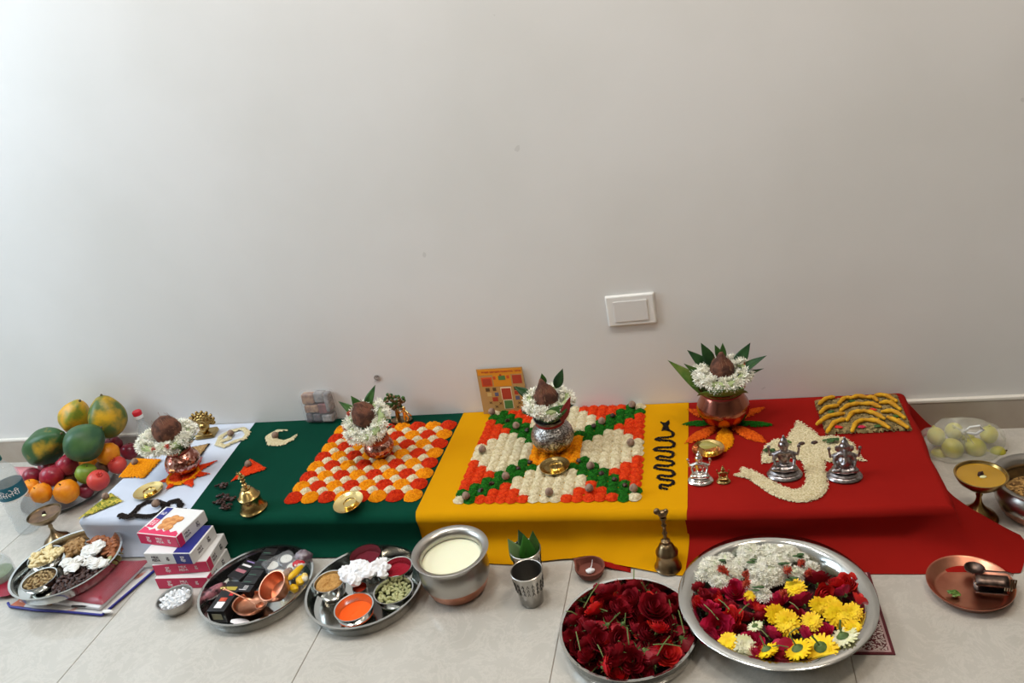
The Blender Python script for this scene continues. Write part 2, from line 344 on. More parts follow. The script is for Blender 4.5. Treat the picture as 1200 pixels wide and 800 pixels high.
# ---------------------------------------------------------------- grain patches
def seg_d(X, Y, a, b):
    ax, ay = a[0], a[1]; dx, dy = b[0]-ax, b[1]-ay; t = np.clip(((X-ax)*dx+(Y-ay)*dy)/(dx*dx+dy*dy+1e-12), 0, 1)
    return np.hypot(X-ax-t*dx, Y-ay-t*dy), t
def poly_sdf(pts):
    def f(X, Y):
        d = np.full(X.shape, 9.); ins = np.zeros(X.shape, bool)
        for a, b in zip(pts, pts[1:]+pts[:1]):
            d = np.minimum(d, seg_d(X, Y, a, b)[0])
            c = ((a[1] > Y) != (b[1] > Y)) & (X < (b[0]-a[0])*(Y-a[1])/(b[1]-a[1]+1e-12)+a[0]); ins ^= c
        return np.where(ins, d, -d)
    return f
def stroke_sdf(pts, wd):
    wd = [wd]*len(pts) if isinstance(wd, (int, float)) else wd
    def f(X, Y):
        d = np.full(X.shape, -9.)
        for i in range(len(pts)-1):
            e, t = seg_d(X, Y, pts[i], pts[i+1]); d = np.maximum(d, wd[i]+(wd[i+1]-wd[i])*t-e)
        return d
    return f
def patch(name, sdf, pts, m, h=.004, res=.0028, edge=.006, pad=.0, z=ZT, parent=None, jit=.35):
    x0, x1 = min(p[0] for p in pts)-pad, max(p[0] for p in pts)+pad; y0, y1 = min(p[1] for p in pts)-pad, max(p[1] for p in pts)+pad
    nx, ny = int((x1-x0)/res)+2, int((y1-y0)/res)+2
    X, Y = np.meshgrid(x0+np.arange(nx)*res, y0+np.arange(ny)*res)
    X = X+(np.random.rand(*X.shape)-.5)*res*.7; Y = Y+(np.random.rand(*X.shape)-.5)*res*.7
    D = sdf(X, Y); Z = h*np.sqrt(np.clip(D/edge, 0, 1))*(1-jit+2*jit*np.random.rand(*X.shape)*.6)
    Dc = sdf(X[:-1, :-1]+res/2, Y[:-1, :-1]+res/2)+(np.random.rand(ny-1, nx-1)-.5)*res*.8
    keep = Dc > 0; used = {}; vs = []; fs = []
    for j, i in zip(*np.nonzero(keep)):
        q = []
        for jj, ii in ((j, i), (j, i+1), (j+1, i+1), (j+1, i)):
            k = jj*nx+ii
            if k not in used: used[k] = len(vs); vs.append((X[jj, ii], Y[jj, ii], max(0, Z[jj, ii])))
            q.append(used[k])
        fs.append(tuple(q))
    g = G(); g.add(vs, fs); return g.build(name, m, parent, smooth=True, sharp=30, loc=(0, 0, z))
def pp(L, z=ZT): return [tuple(at(x, y, z))[:2] for x, y in L]
def ppatch(name, L, m, label=None, cat=None, parent=None, **k):
    z = k.get('z', ZT); pts = pp(L, z); o = patch(name, poly_sdf(pts), pts, m, parent=parent, **k)
    if label: tag(o, label, cat, kind='stuff')
    return o
def spatch(name, L, wd, m, label=None, cat=None, parent=None, **k):
    z = k.get('z', ZT); pts = pp(L, z); o = patch(name, stroke_sdf(pts, wd), pts, m, parent=parent, pad=.03, **k)
    if label: tag(o, label, cat, kind='stuff')
    return o
nut_me = []
for s in range(3):
    g = G().lathe([(0, 0), (.006, .0004), (.0098, .004), (.0102, .008), (.0082, .0135), (.004, .0175), (0, .0188)], 14); g.ball((0, 0, .0005), (.005, .005, .0008), 8, 4); nut_me.append(g.mesh('areca_nut', nutm))
def nut(px, py, label, z=ZT+.003, sc=1.0):
    P = at(px, py+2, z); o = put('areca_nut', random.choice(nut_me), None, P, (random.uniform(-.2, .2), random.uniform(-.2, .2), random.random()*6), sc)
    return tag(o, label, 'areca nut', 'areca nuts on the rangolis')
# --- white cloth
ppatch('petal_rangoli', [(139, 559), (157, 537), (190, 538), (169, 560)], g_or, 'orange marigold-petal diamond on the white cloth', 'rangoli', h=.005)
nut(159, 541, 'areca nut on the orange diamond of the white cloth')
ppatch('grain_rangoli', [(130, 577), (144, 587), (112, 600), (90, 609)], g_mo, 'yellow-green lentil triangle on the white cloth', 'rangoli', h=.004)
nut(124, 582, 'pale areca nut on the green lentil triangle')
spatch('grain_rangoli', [(255, 520), (259, 511), (270, 505), (284, 502), (291, 507), (286, 514), (275, 517), (263, 523), (255, 520), (262, 516), (268, 514), (272, 506)], .0085, g_ri, 'cream double-curl rice pattern at the back of the white cloth', 'rangoli')
nut(271, 508, 'areca nut on the cream curl of the white cloth')
tr = thing('grain_rangoli', 'tan grain diamond edged in dark seeds behind the left copper pot', 'rangoli')
ppatch('diamond_fill', [(212, 545), (221, 525), (245, 520), (233, 536)], g_tan, parent=tr)['kind'] = 'stuff'
spatch('seed_outline', [(221, 525), (245, 520), (233, 536), (214, 546)], .002, g_bk, parent=tr, h=.005)['kind'] = 'stuff'
bk = thing('black_gram_rangoli', 'black looping serpent drawn in black gram on the white cloth', 'rangoli')
spatch('serpent_loop', [(141, 603), (149, 606), (157, 600), (163, 593), (172, 588), (183, 587), (191, 590), (195, 595)], .0085, g_bk, parent=bk)['kind'] = 'stuff'
spatch('serpent_body', [(143, 606), (158, 604), (173, 605), (186, 602), (193, 595), (199, 588), (207, 586), (212, 592), (205, 600), (195, 604)], .0085, g_bk, parent=bk)['kind'] = 'stuff'
spatch('tail_dot', [(214, 597), (217, 596)], .0035, g_bk, parent=bk)['kind'] = 'stuff'
nut(183, 591, 'pale areca nut in the loop of the black serpent', sc=1.1)
st = thing('petal_rangoli', 'red eight-pointed petal star under the left copper pot', 'rangoli')
cx, cy, _ = at(215, 557, ZT)
for (x, y) in [(185, 565), (193, 575), (226, 571), (247, 555), (256, 539), (238, 535), (193, 549), (206, 540)]:
    q = at(x, y, ZT); d = Vector((q.x-cx, q.y-cy)); n = Vector((-d.y, d.x)).normalized(); L = d.length
    pts = [(cx, cy), (cx+d.x*.42+n.x*.019, cy+d.y*.42+n.y*.019), (q.x, q.y), (cx+d.x*.42-n.x*.019, cy+d.y*.42-n.y*.019)]
    patch('star_point', poly_sdf(pts), pts, g_rv, parent=st, h=.005)
pts = [(cx+.042*math.cos(a), cy+.042*math.sin(a)) for a in np.linspace(0, 2*PI, 25)]
patch('orange_ring', stroke_sdf(pts, .007), pts, g_or, parent=st, h=.008, pad=.02)
# --- green cloth
spatch('rice_rangoli', [(336, 504), (325, 505), (317, 511), (320, 518), (331, 519), (341, 515), (349, 508)], [.003, .009, .016, .018, .015, .010, .001], g_ri, 'white rice crescent moon on the green cloth', 'rangoli')
nut(323, 510, 'areca nut on the rice crescent')
ppatch('petal_rangoli', [(293, 537), (313, 549), (290, 557), (271, 564), (276, 558), (284, 550)], g_rv, 'vermilion triangle beside the brass bell on green cloth', 'rangoli', h=.005)
nut(291, 544, 'areca nut on the vermilion triangle')
g = G()
for (x, y, r) in [(262, 571, .016), (261, 583, .014), (269, 586, .014), (257, 590, .012), (265, 596, .015)]:
    q = at(x, y, ZT)
    for k in range(14):
        a = random.random()*6.3; b = r*math.sqrt(random.random())
        g.ball((q.x+b*1.35*math.cos(a), q.y+b*.8*math.sin(a), ZT+.004+random.random()*.004), (.0055, .0035, .0035), 7, 5, warp=.5, seed=k)
tag(g.build('raisin_rangoli', g_raisin), 'zigzag of dark raisins left of the brass bell', 'raisins', kind='stuff')
# checker rangoli of petal heaps
def mound(name, m, r, h, se=2.0, n=14, rings=4, seed=0):
    random.seed(seed); g = G(); vs = [(0, 0, h)]; fs = []
    for i in range(1, rings+1):
        q = i/rings
        for k in range(n):
            a = 2*PI*k/n; rr = r*q*(1+.06*random.uniform(-1, 1)); z = h*(1-q**2.2)*(1+.22*random.uniform(-1, 1))
            ca, sa = math.cos(a), math.sin(a); e = (abs(ca)**se+abs(sa)**se)**(-1/se); vs.append((rr*e*ca, rr*e*sa, max(z, 0)))
    fs += [(0, 1+k, 1+(k+1) % n) for k in range(n)]
    for i in range(rings-1):
        fs += [(1+i*n+k, 1+(i+1)*n+k, 1+(i+1)*n+(k+1) % n, 1+i*n+(k+1) % n) for k in range(n)]
    g.add(vs, fs); return g.mesh(name, m, True, 25)
ck = thing('petal_rangoli', 'checkered rangoli of red and orange petal heaps on green cloth', 'rangoli', (0, 0, ZT))
X0, X1, Y0, Y1 = -1.126, -.748, -.428, -.052; st_ = (X1-X0)/8
mr = [mound('petal_heap', g_rd, st_*.53, .013, 2.4, seed=s) for s in range(3)]; mo = [mound('petal_heap', g_or, st_*.53, .013, 2.4, seed=9+s) for s in range(3)]
mw = [mound('rice_heap', g_wh, st_*.36, .0085, 1.4, 12, 3, seed=20+s) for s in range(2)]
for i in range(8):
    for j in range(8):
        put('petal_heap', random.choice(mr if (i+j) % 2 == 0 else mo), ck, (X0+(i+.5)*st_, Y0+(j+.5)*st_*.995, 0), (0, 0, random.choice([0, PI/2, PI])))
for i in range(7):
    for j in range(7): put('rice_heap', random.choice(mw), ck, (X0+(i+1)*st_, Y0+(j+1)*st_*.995, .0035))
# --- yellow cloth: 17 x 17 grain heaps
yg = thing('grain_rangoli', 'large square rangoli of coloured grain heaps on yellow cloth', 'rangoli', (0, 0, ZY))
X0, X1, Y0, Y1 = -.650, -.210, -.440, .0-.006; sx, sy = (X1-X0)/17, (Y1-Y0)/17
GM = {k: [mound('grain_heap', m, sx*.66, .0090, 2.2, 9, 3, seed=40+s) for s in range(2)] for k, m in dict(w=g_wh, g=g_gr, r=g_rv, o=g_or).items()}
YC = {'w': [], 'g': [], 'r': [], 'o': []}
for i in range(17):
    for j in range(17):
        a, b = abs(i-8), abs(j-8); lo_, hi_ = min(a, b), max(a, b)
        if a == 8 and b == 8: k = 'w'
        elif hi_ <= 2: k = 'o'
        elif hi_-lo_ <= 1: k = 'g'
        elif lo_ <= min(hi_-2, 3, 9-hi_): k = 'w'
        else: k = 'r'
        u = (i-8)/8; skew = .006*(1-(j/16))*(-1 if i < 8 else 1)*abs(u)
        YC[k].append((X0+(i+.5)*sx+skew-.006*(j/16), Y0+(j+.5)*sy, sx*.62, .0078))
        put('grain_heap', random.choice(GM[k]), yg, (X0+(i+.5)*sx+skew-.006*(j/16)+random.uniform(-.0012, .0012), Y0+(j+.5)*sy+random.uniform(-.0012, .0012), 0), (0, 0, random.choice([0, PI/2, PI, -PI/2])), (1, 1, random.uniform(.8, 1.15)))
def loose(parent, cells, n, m):
    g = G()
    for (x, y, r_, h) in cells:
        for _ in range(n):
            a = random.random()*6.3; q = math.sqrt(random.random())*.95; z = h*(1-q**2.2)+.0006; c = Vector((x+r_*q*math.cos(a), y+r_*q*math.sin(a), z)); u = Vector([random.gauss(0, 1) for _ in range(3)]).normalized()*.0021; v = u.cross(Vector((.3, .5, 1))).normalized()*.0011; w = Vector((0, 0, .0014))
            g.add([c-u, c+u, c+v+w, c-v+w*.5], [(0, 1, 2), (0, 3, 1), (0, 2, 3), (1, 3, 2)])
    g.build('loose_petals', m, parent, smooth=False)['kind'] = 'stuff'
gcol = {k: mat('petal_bits_'+k, c, .8) for k, c in dict(r=(214, 56, 14), o=(248, 170, 20), w=(228, 217, 188), g=(36, 112, 26), v=(224, 74, 26)).items()}
SX = (-.748+1.126)/8; CK = lambda par: [(-1.126+(i+.5)*SX, -.428+(j+.5)*(.376/8), SX*.5, .013) for i in range(8) for j in range(8) if (i+j) % 2 == par]
loose(ck, CK(0), 40, gcol['r']); loose(ck, CK(1), 40, gcol['o'])
for k, mk_ in (('w', 'w'), ('g', 'g'), ('r', 'v'), ('o', 'o')): loose(yg, YC[k], 24, gcol[mk_])
names = {'576.5,483': 'back left white corner', '615,480': 'back red border left of the silver pot', '606,499': 'green arm behind-left of the silver pot', '741,475': 'back right white corner',
 '705,494': 'green arm behind-right of the silver pot', '739,519': 'right white notch', '693,546': 'green arm front-right of the silver pot', '593,558': 'green arm front-left of the silver pot',
 '566,527': 'left white notch', '547,582': 'front left white corner', '644,577': 'front white wedge', '691,573': 'front right red wedge', '742,573': 'front right white corner'}
for k, v in names.items():
    a, b = map(float, k.split(',')); nut(a, b, 'areca nut on the %s of the square rangoli' % v, ZY+.008)
rz = G().ball((0, 0, .004), (.0075, .006, .005), 9, 6, warp=.5, seed=3).mesh('black_raisin', g_raisin)
for n, (a, b) in enumerate([(595, 494), (618, 505), (696, 500), (718, 488), (621, 543), (607, 550), (576.5, 568), (564, 576), (678.5, 541), (705, 556), (720, 563), (732, 570), (668, 508)]):
    P = at(a, b, ZY+.006); tag(put('black_raisin', rz, None, P, (0, 0, n)), 'black raisin dotting a green arm of the square rangoli', 'raisin', 'black raisins on the green arms')
# black serpent on yellow
L = [(775, 497), (780, 502), (778, 505), (783, 504), (789, 508), (786, 512), (772, 513), (770, 515.5), (785, 516.5), (790, 520), (786, 524), (771, 524.5), (768, 527.5), (785, 529), (789, 532), (785, 536), (773, 534.5), (770, 538), (785, 540), (789, 543), (783, 546), (770, 545), (769, 549), (785, 551), (790, 555), (785, 558), (773, 557), (773, 561), (787, 563), (789, 566), (783, 569), (775, 568), (774, 571.5), (781, 573)]
def smooth_path(L, n=4):
    out = []
    for i in range(len(L)-1):
        p0, p1, p2, p3 = [Vector(L[max(0, min(len(L)-1, i+k))]) for k in (-1, 0, 1, 2)]
        for s in range(n):
            t = s/n; out.append(tuple(.5*((2*p1)+(-p0+p2)*t+(2*p0-5*p1+4*p2-p3)*t*t+(-p0+3*p1-3*p2+p3)*t**3)))
    return out+[L[-1]]
sn = thing('black_gram_rangoli', 'black zigzag serpent of black gram on the yellow cloth', 'rangoli')
spatch('serpent_body', smooth_path(L[3:], 3), .0043, g_bk, parent=sn, z=ZY-.001, res=.002, edge=.004)['kind'] = 'stuff'
ppatch('serpent_head', [(773, 493), (777, 495), (780, 495), (784, 491.5), (785, 496), (783, 499), (785, 504), (775, 505), (777, 499)], g_bk, parent=sn, z=ZY-.001, res=.002)['kind'] = 'stuff'
# --- red cloth
rs = thing('petal_rangoli', 'orange and green petal flower under the right copper pot', 'rangoli')
cx, cy, _ = at(849, 495, ZT)
for nm, (x, y), m, wd in [('red_petal', (805, 479), g_ok, .016), ('red_petal', (802, 520), g_ok, .019), ('red_petal', (897, 477), g_ok, .015), ('red_petal', (899, 519), g_ok, .019), ('green_petal', (799, 497), g_gr, .013), ('green_petal', (909, 498), g_gr, .013), ('yellow_petal', (850, 530), g_or, .022)]:
    q = at(x, y, ZT); d = Vector((q.x-cx, q.y-cy)); n = Vector((-d.y, d.x)).normalized()
    pts = [(cx+d.x*.12, cy+d.y*.12)]+[(cx+d.x*s+n.x*wd*e, cy+d.y*s+n.y*wd*e) for s, e in ((.35, .8), (.6, 1), (.8, .75))]+[(q.x, q.y)]+[(cx+d.x*s-n.x*wd*e, cy+d.y*s-n.y*wd*e) for s, e in ((.8, .75), (.6, 1), (.35, .8))]
    patch(nm, poly_sdf(pts), pts, m, parent=rs, h=.006)
EL = [(740, 50), (795, 88), (850, 130), (900, 124), (960, 132), (1000, 160), (1022, 200), (1040, 228), (1065, 241), (1020, 238), (960, 262), (900, 250), (866, 238), (868, 290), (880, 355), (868, 395), (830, 420), (780, 434), (730, 434), (680, 425), (620, 400), (560, 360), (510, 325), (470, 316), (445, 309), (452, 299), (482, 297), (466, 283), (482, 270), (530, 285), (600, 322), (660, 356), (720, 378), (760, 370), (780, 335), (776, 285), (760, 240), (700, 225), (640, 240), (600, 250), (573, 254), (571, 215), (585, 172), (625, 142), (690, 134)]
EL = [(750+x/4, 480+y/4) for x, y in EL]
el = thing('rice_rangoli', 'cream rice elephant head with long curling trunk on red cloth', 'rangoli')
ppatch('rice_bed', EL, g_ri, parent=el, res=.0024, h=.006, edge=.008)['kind'] = 'stuff'
pts = pp(EL); f = poly_sdf(pts); g = G(); n = 0
bx0, bx1, by0, by1 = min(p[0] for p in pts), max(p[0] for p in pts), min(p[1] for p in pts), max(p[1] for p in pts)
while n < 2600:
    X = np.random.uniform(bx0-.004, bx1+.004, 400); Y = np.random.uniform(by0-.004, by1+.004, 400); D = f(X, Y)
    for x, y, d in zip(X, Y, D):
        if d > -.0025:
            a = random.random()*6.3; u = Vector((math.cos(a), math.sin(a), random.uniform(-.3, .3)))*.0028; v = Vector((-math.sin(a), math.cos(a), 0))*.0009; c = Vector((x, y, ZT+(.0055 if d > .004 else .002)))
            w = Vector((0, 0, .0009)); o = len(g.v); g.add([c-u, c+u, c+v, c-v, c+w, c-w], [(0, 4, 2), (2, 4, 1), (1, 4, 3), (3, 4, 0), (0, 2, 5), (2, 1, 5), (1, 3, 5), (3, 0, 5)]); n += 1
g.build('loose_rice_grains', mat('rice_grain', (236, 224, 190), .6), el)['kind'] = 'stuff'
for (a, b) in [(939.3, 519.5), (954.3, 518.3)]: G().ball((0, 0, 0), (.0085, .0055, .004), 10, 6).build('eye', g_raisin, el, loc=at(a, b, ZT+.007), rot=(0, 0, .3))
def sprig(name, label, px, py, n, spread, z, m=leaf_b, r=.006):
    q = at(px, py, z); g = G()
    for k in range(n):
        a = random.random()*6.3; d = spread*random.random(); g.ball((d*1.5*math.cos(a), d*.7*math.sin(a), r*.6+random.random()*.004), (r, r*.6, r*.35), 7, 4, T=None, warp=.4, seed=k)
    return tag(g.build(name, m, loc=q), label, 'leaf')
sprig('leaf_sprig', 'green leaf sprig lying behind the left silver idol on the rice ear', 905, 530, 14, .014, ZT+.007, leaf)
sprig('small_leaf', 'small bright leaf right of the left silver idol head', 925, 520, 4, .005, ZT+.008, leaf_b)
sprig('leaf_sprig', 'green moss-like sprig behind the right silver idol', 974, 518, 18, .013, ZT+.007, leaf)
GR = [(954, 470), (1000, 466), (1051, 462.5), (1069.5, 504), (1020, 507), (968, 508.5)]
gb = ppatch('grain_bed', GR, g_br, 'square bed of mixed brown grain at the back right of red cloth', 'grain', h=.008, res=.003)
TF = [(1, [[(225, 470), (300, 370), (420, 330)], [(495, 460), (540, 370), (630, 335)], [(640, 340), (760, 350), (895, 425)], [(880, 310), (980, 350), (1095, 420)]]),
      (2, [[(115, 385), (240, 300), (405, 270)], [(440, 340), (500, 260), (610, 245)], [(620, 240), (730, 265), (840, 325)], [(820, 250), (940, 245), (1060, 315)]]),
      (3, [[(150, 265), (220, 205), (345, 185)], [(370, 240), (460, 180), (590, 160)], [(590, 165), (700, 165), (800, 200)], [(800, 155), (900, 150), (1015, 225)]]),
      (4, [[(140, 165), (210, 110), (300, 90)], [(350, 160), (410, 105), (480, 100)], [(480, 105), (560, 80), (650, 95)], [(655, 95), (720, 95), (765, 130)], [(745, 70), (860, 75), (970, 135)]])]
turm = mat('turmeric_root', (218, 164, 20), .7, c2=(190, 132, 14), scale=50, bump=.5, bdist=.002)
ordn = ['leftmost', 'second', 'third', 'fourth', 'fifth']; rown = {1: 'front', 2: 'second', 3: 'third', 4: 'back'}
for r_, rows in TF:
    for k, L in enumerate(rows):
        Pt = [at(945+x/9.23, 455+y/9.23, ZT+.013) for x, y in smooth_path(L, 4)]; c = Pt[len(Pt)//2].copy(); n = len(Pt)
        rad = [.0028+.0030*math.sin(PI*(i+.5)/n)**.5+.0008*math.sin(i*2.1+k) for i in range(n)]
        g = G().tube([p-c for p in Pt], rad, 9); g.ball(Pt[0]-c, rad[0], 8, 5); g.ball(Pt[-1]-c, rad[-1], 8, 5)
        if r_ % 2: g.ball(Pt[n//2]-c+Vector((.004, .003, .001)), .004, 7, 5)
        tag(g.build('turmeric_root', turm, loc=c), 'yellow turmeric root, %s from the left in the %s row on the grain bed' % (ordn[k] if k else 'first', rown[r_]), 'turmeric root', 'turmeric roots on the grain bed')
for (x, y, m, l) in [(350, 415, rosev, 'red petal scrap at the front left of the grain bed'), (715, 225, rosev, 'red petal scrap in the middle of the grain bed'), (770, 405, leaf, 'green leaf scrap at the front of the grain bed'), (268, 245, leaf, 'green leaf scrap at the left of the grain bed'), (490, 135, leaf, 'green leaf scrap near the back of the grain bed'), (975, 298, leaf, 'green leaf scrap at the right of the grain bed'), (595, 415, rosep, 'pinkish petal scrap near the front of the grain bed')]:
    tag(G().ball((0, 0, 0), (.009, .006, .0022), 9, 5, warp=.6, seed=x).build('petal_scrap' if 'petal' in l else 'leaf_scrap', m, loc=at(945+x/9.23, 455+y/9.23, ZT+.010)), l, 'petal' if 'petal' in l else 'leaf')

# ---------------------------------------------------------------- flowers and leaves
def leaf_mesh(L, W, m, curl=.15, fold=.25, n=10):
    g = G()
    def fn(u, v):
        x = L*u; wv = W*math.sin(PI*min(1, u**.8))*(1-.25*u); s = (v-.5)*2
        return (x, wv*s, -curl*L*u*u+fold*wv*abs(s))
    g.sheet(fn, n, 4); return g.mesh('mango_leaf', m, True, 60)
def put_leaf(me, base, direction, roll, label, group=None, name='mango_leaf', parent=None):
    x = Vector(direction).normalized(); z = Vector((.15, -1, .75)); z = (z-x*z.dot(x)).normalized(); y = z.cross(x)
    M = Matrix((x, y, z)).transposed() @ Matrix.Rotation((roll-.8)*.5, 3, 'X')
    o = put(name, me, parent, base, M.to_euler()); solid(o, .0006, 0)
    if label: tag(o, label, 'leaf', group)
    return o
def blossom(g, c, nrm, r=.0065, m=0):
    nrm = nrm.normalized(); a = Vector((0, 0, 1)) if abs(nrm.z) < .9 else Vector((1, 0, 0)); u = nrm.cross(a).normalized(); v = nrm.cross(u); ph = random.random()*6
    vs = [c-nrm*r*.5]
    for k in range(5):
        b = ph+k*2*PI/5
        vs.append(c+(u*math.cos(b-.38)+v*math.sin(b-.38))*r*.55+nrm*r*.1); vs.append(c+(u*math.cos(b)+v*math.sin(b))*r+nrm*r*(.35+.3*random.random())); vs.append(c+(u*math.cos(b+.38)+v*math.sin(b+.38))*r*.55+nrm*r*.1)
    fs = []
    for k in range(5): o = 1+3*k; fs += [(0, o, o+1), (0, o+1, o+2)]; 
    g.add(vs, fs, m); g.add([c-nrm*r*1.3]+[c-nrm*r*.4+(u*math.cos(2*PI*k/3)+v*math.sin(2*PI*k/3))*r*.28 for k in range(3)], [(0, 1, 2), (0, 2, 3), (0, 3, 1)], 1)
def garland(label, c, Rx, Ry, tr_, tilt, n, oranges, wob=.12, squash=.8):
    t = thing('jasmine_garland', label, 'garland', c, tilt); g = G()
    P = []
    for k in range(49):
        a = 2*PI*k/48; P.append(Vector((Rx*math.cos(a)*(1+wob*math.sin(3*a+1)*.5), Ry*math.sin(a)*(1+wob*math.sin(2*a)*.5), .004*math.sin(2*a+.5))))
    i = a = 0
    for k in range(int(n*1.9)):
        if k % 6 == 0: i0 = random.random()*48; a0 = random.random()*2*PI
        i = (i0+random.gauss(0, .55)) % 48; p = P[int(i)].lerp(P[int(i)+1], i % 1); a = a0+random.gauss(0, .45)
        rad = Vector((p.x, p.y, 0)).normalized(); d = rad*math.cos(a)+Vector((0, 0, 1))*math.sin(a)*squash
        if d.z < -.5: d.z *= .6
        blossom(g, p+d*tr_*random.uniform(.70, 1.10), d+Vector([random.uniform(-.4, .4) for _ in range(3)]), random.uniform(.0070, .0098))
    o = g.build('blossoms', [jas, jas], t, smooth=False); o['kind'] = 'stuff'
    G().tube(P, tr_*.5, 7).build('thread_core', mat('garland_core', (168, 182, 130), .8) if 'garland_core' not in MATS else MATS['garland_core'], t)
    for a in oranges:
        p = Vector((Rx*math.cos(a), Ry*math.sin(a), tr_*.5))+Vector((math.cos(a), math.sin(a), 0))*tr_*.5
        gg = G(); 
        for k in range(12): blossom(gg, Vector([random.uniform(-.004, .004) for _ in range(3)]), Vector([random.uniform(-1, 1) for _ in range(3)]), .006)
        gg.build('orange_flower', [orangef, orangef], t, smooth=False, loc=p)
    return t
def coconut(label, c, r, h, tilt=(0, 0, 0), seed=0):
    t = thing('coconut', label, 'coconut', c, tilt)
    g = G().lathe([(0, -r*.95), (r*.55, -r*.8), (r*.9, -r*.35), (r, .05*r), (r*.92, .42*r), (r*.70, .82*r), (r*.40, r+(h-r)*.35), (r*.16, h), (0, h*1.06)], 22)
    g.v = [tuple(Vector(p)*(1+.09*noise.noise(Vector(p)*90+Vector((seed, 0, 0))))) for p in g.v]; g.build('shell', coco, t, sharp=70)
    g = G()
    for k in range(60):
        a = random.random()*6.3; z0 = random.uniform(-.2, .9)*r; rr = r*(1.0 if z0 < .4*r else .75)
        p = Vector((rr*math.cos(a), rr*math.sin(a), z0)); q = p*1.0+Vector((-p.x*.25+random.uniform(-.15, .15)*r, -p.y*.25+random.uniform(-.15, .15)*r, r*.42)); g.tube([p*.97, q], .0005, 3)
    g.build('husk_fibres', mat('husk_fibre', (150, 112, 84), .9) if 'husk_fibre' not in MATS else MATS['husk_fibre'], t)['kind'] = 'stuff'; return t
def kalash(label, px, py, R, H, m, mneck=None, nk=.64):
    P = at(px, py, ZT+.006); P.y += R*.35; t = thing('water_pot', label, 'pot', P)
    prof = [(0, .001), (R*.42, 0), (R*.5, .004), (R*.80, H*.16), (R*.97, H*.34), (R, H*.46), (R*.95, H*.58), (R*.84, H*.70), (R*(nk+.06), H*.78), (R*nk, H*.84)]
    G().lathe(prof, 40).build('body', m, t, sharp=60)
    k = R*nk
    G().lathe([(k, H*.84), (k*1.01, H*.90), (k*1.14, H*.97), (k*1.19, H), (k*1.13, H*1.01), (k*.95, H*.92), (k*.93, H*.6), (0, H*.5)], 40).build('neck', mneck or m, t, sharp=60)
    return t, P
def rim_leaves(c, r, n, L, W, mm, label, el=.5, a0=0.0):
    for k in range(n):
        a = a0+2*PI*k/n; d = Vector((math.cos(a), math.sin(a), el)); x = d.normalized(); y = Vector((0, 0, 1)).cross(x).normalized(); z = x.cross(y)
        o = put('mango_leaf', leaf_mesh(L, W, mm, .05), None, c+Vector((math.cos(a), math.sin(a), 0))*r, Matrix((x, y, z)).transposed().to_euler()); solid(o, .0006, 0); tag(o, label, 'leaf', label.replace('leaf', 'leaves'))
# left pot on the white cloth
t, P = kalash('patterned copper pot on the red petal star, white cloth', 215, 556, .049, .080, copper_l, copper)
G().lathe([(.0310, .0), (.0340, .002), (.0310, .005)], 30).build('red_thread', mat('red_thread', (150, 40, 34), .8), t, loc=(0, 0, .067))
yk = P.y
coconut('hairy brown coconut standing on the left copper pot', aty(196, 505, yk), .040, .046, (.1, -.1, 0), 1)
rim_leaves(P+Vector((0, 0, .078)), .026, 7, .065, .020, leaf_b, 'leaf fanned out of the rim of the left copper pot', .9)
garland('jasmine garland draped around the coconut on white cloth', aty(195, 513, yk), .064, .052, .021, (.12, .0, .2), 440, [-1.7, -1.2])
for k, (a, b) in enumerate([((215, 520), (230, 497)), ((208, 520), (190, 510)), ((212, 526), (222, 520))]):
    put_leaf(leaf_mesh(.085, .020, leaf_d if k else leaf, .1), aty(205, 530, yk)+Vector((0, -.02+.02*k, 0)), aty(*b, yk-.02)-aty(205, 532, yk), PI/2 if k == 0 else .6, ['broad leaf upright at the right side of the left copper pot', 'leaf under the left side of the jasmine on the left copper pot', 'leaf behind the rim of the left copper pot'][k])
# second pot
t, P = kalash('small copper pot wrapped in red thread on the checkered rangoli', 445, 537, .041, .066, copper_l, copper_l)
G().lathe([(.030, 0), (.0330, .003), (.0325, .010), (.0285, .014)], 30).build('orange_thread', mat('orange_thread', (196, 96, 56), .8, c2=(170, 70, 40), scale=200), t, loc=(0, 0, .047))
yk = P.y
coconut('brown coconut wedged in the pot on the checkered rangoli', aty(428, 487, yk), .035, .046, (.25, -.25, 0), 2)
rim_leaves(P+Vector((0, 0, .064)), .020, 6, .05, .016, leaf, 'leaf fanned out of the rim of the pot on the checkered rangoli', .9)
garland('jasmine garland around the coconut on the checkered rangoli', aty(429, 494, yk-.01), .047, .047, .021, (.62, -.15, 0), 330, [2.6, 3.4, -2.2])
for k, (b0, b1, l) in enumerate([((415, 482), (396, 470), 'pointed green leaf left of the garland over the checkered rangoli'), ((432, 470), (438, 452), 'small green leaf behind the coconut over the checkered rangoli'), ((420, 475), (411, 464), 'thin green leaf behind-left of the coconut over the checkered rangoli')]):
    d = aty(*b1, yk+.02)-aty(*b0, yk+.02); put_leaf(leaf_mesh(d.length*1.6, .014, leaf, .1), aty(*b0, yk+.02)-d*.6, d, .9, l)
G().lathe([(0, 0), (.02, .0), (.03, .01), (.02, .016), (0, .016)], 16).build('cup_leaf', leaf, t, loc=(0, 0, .075))
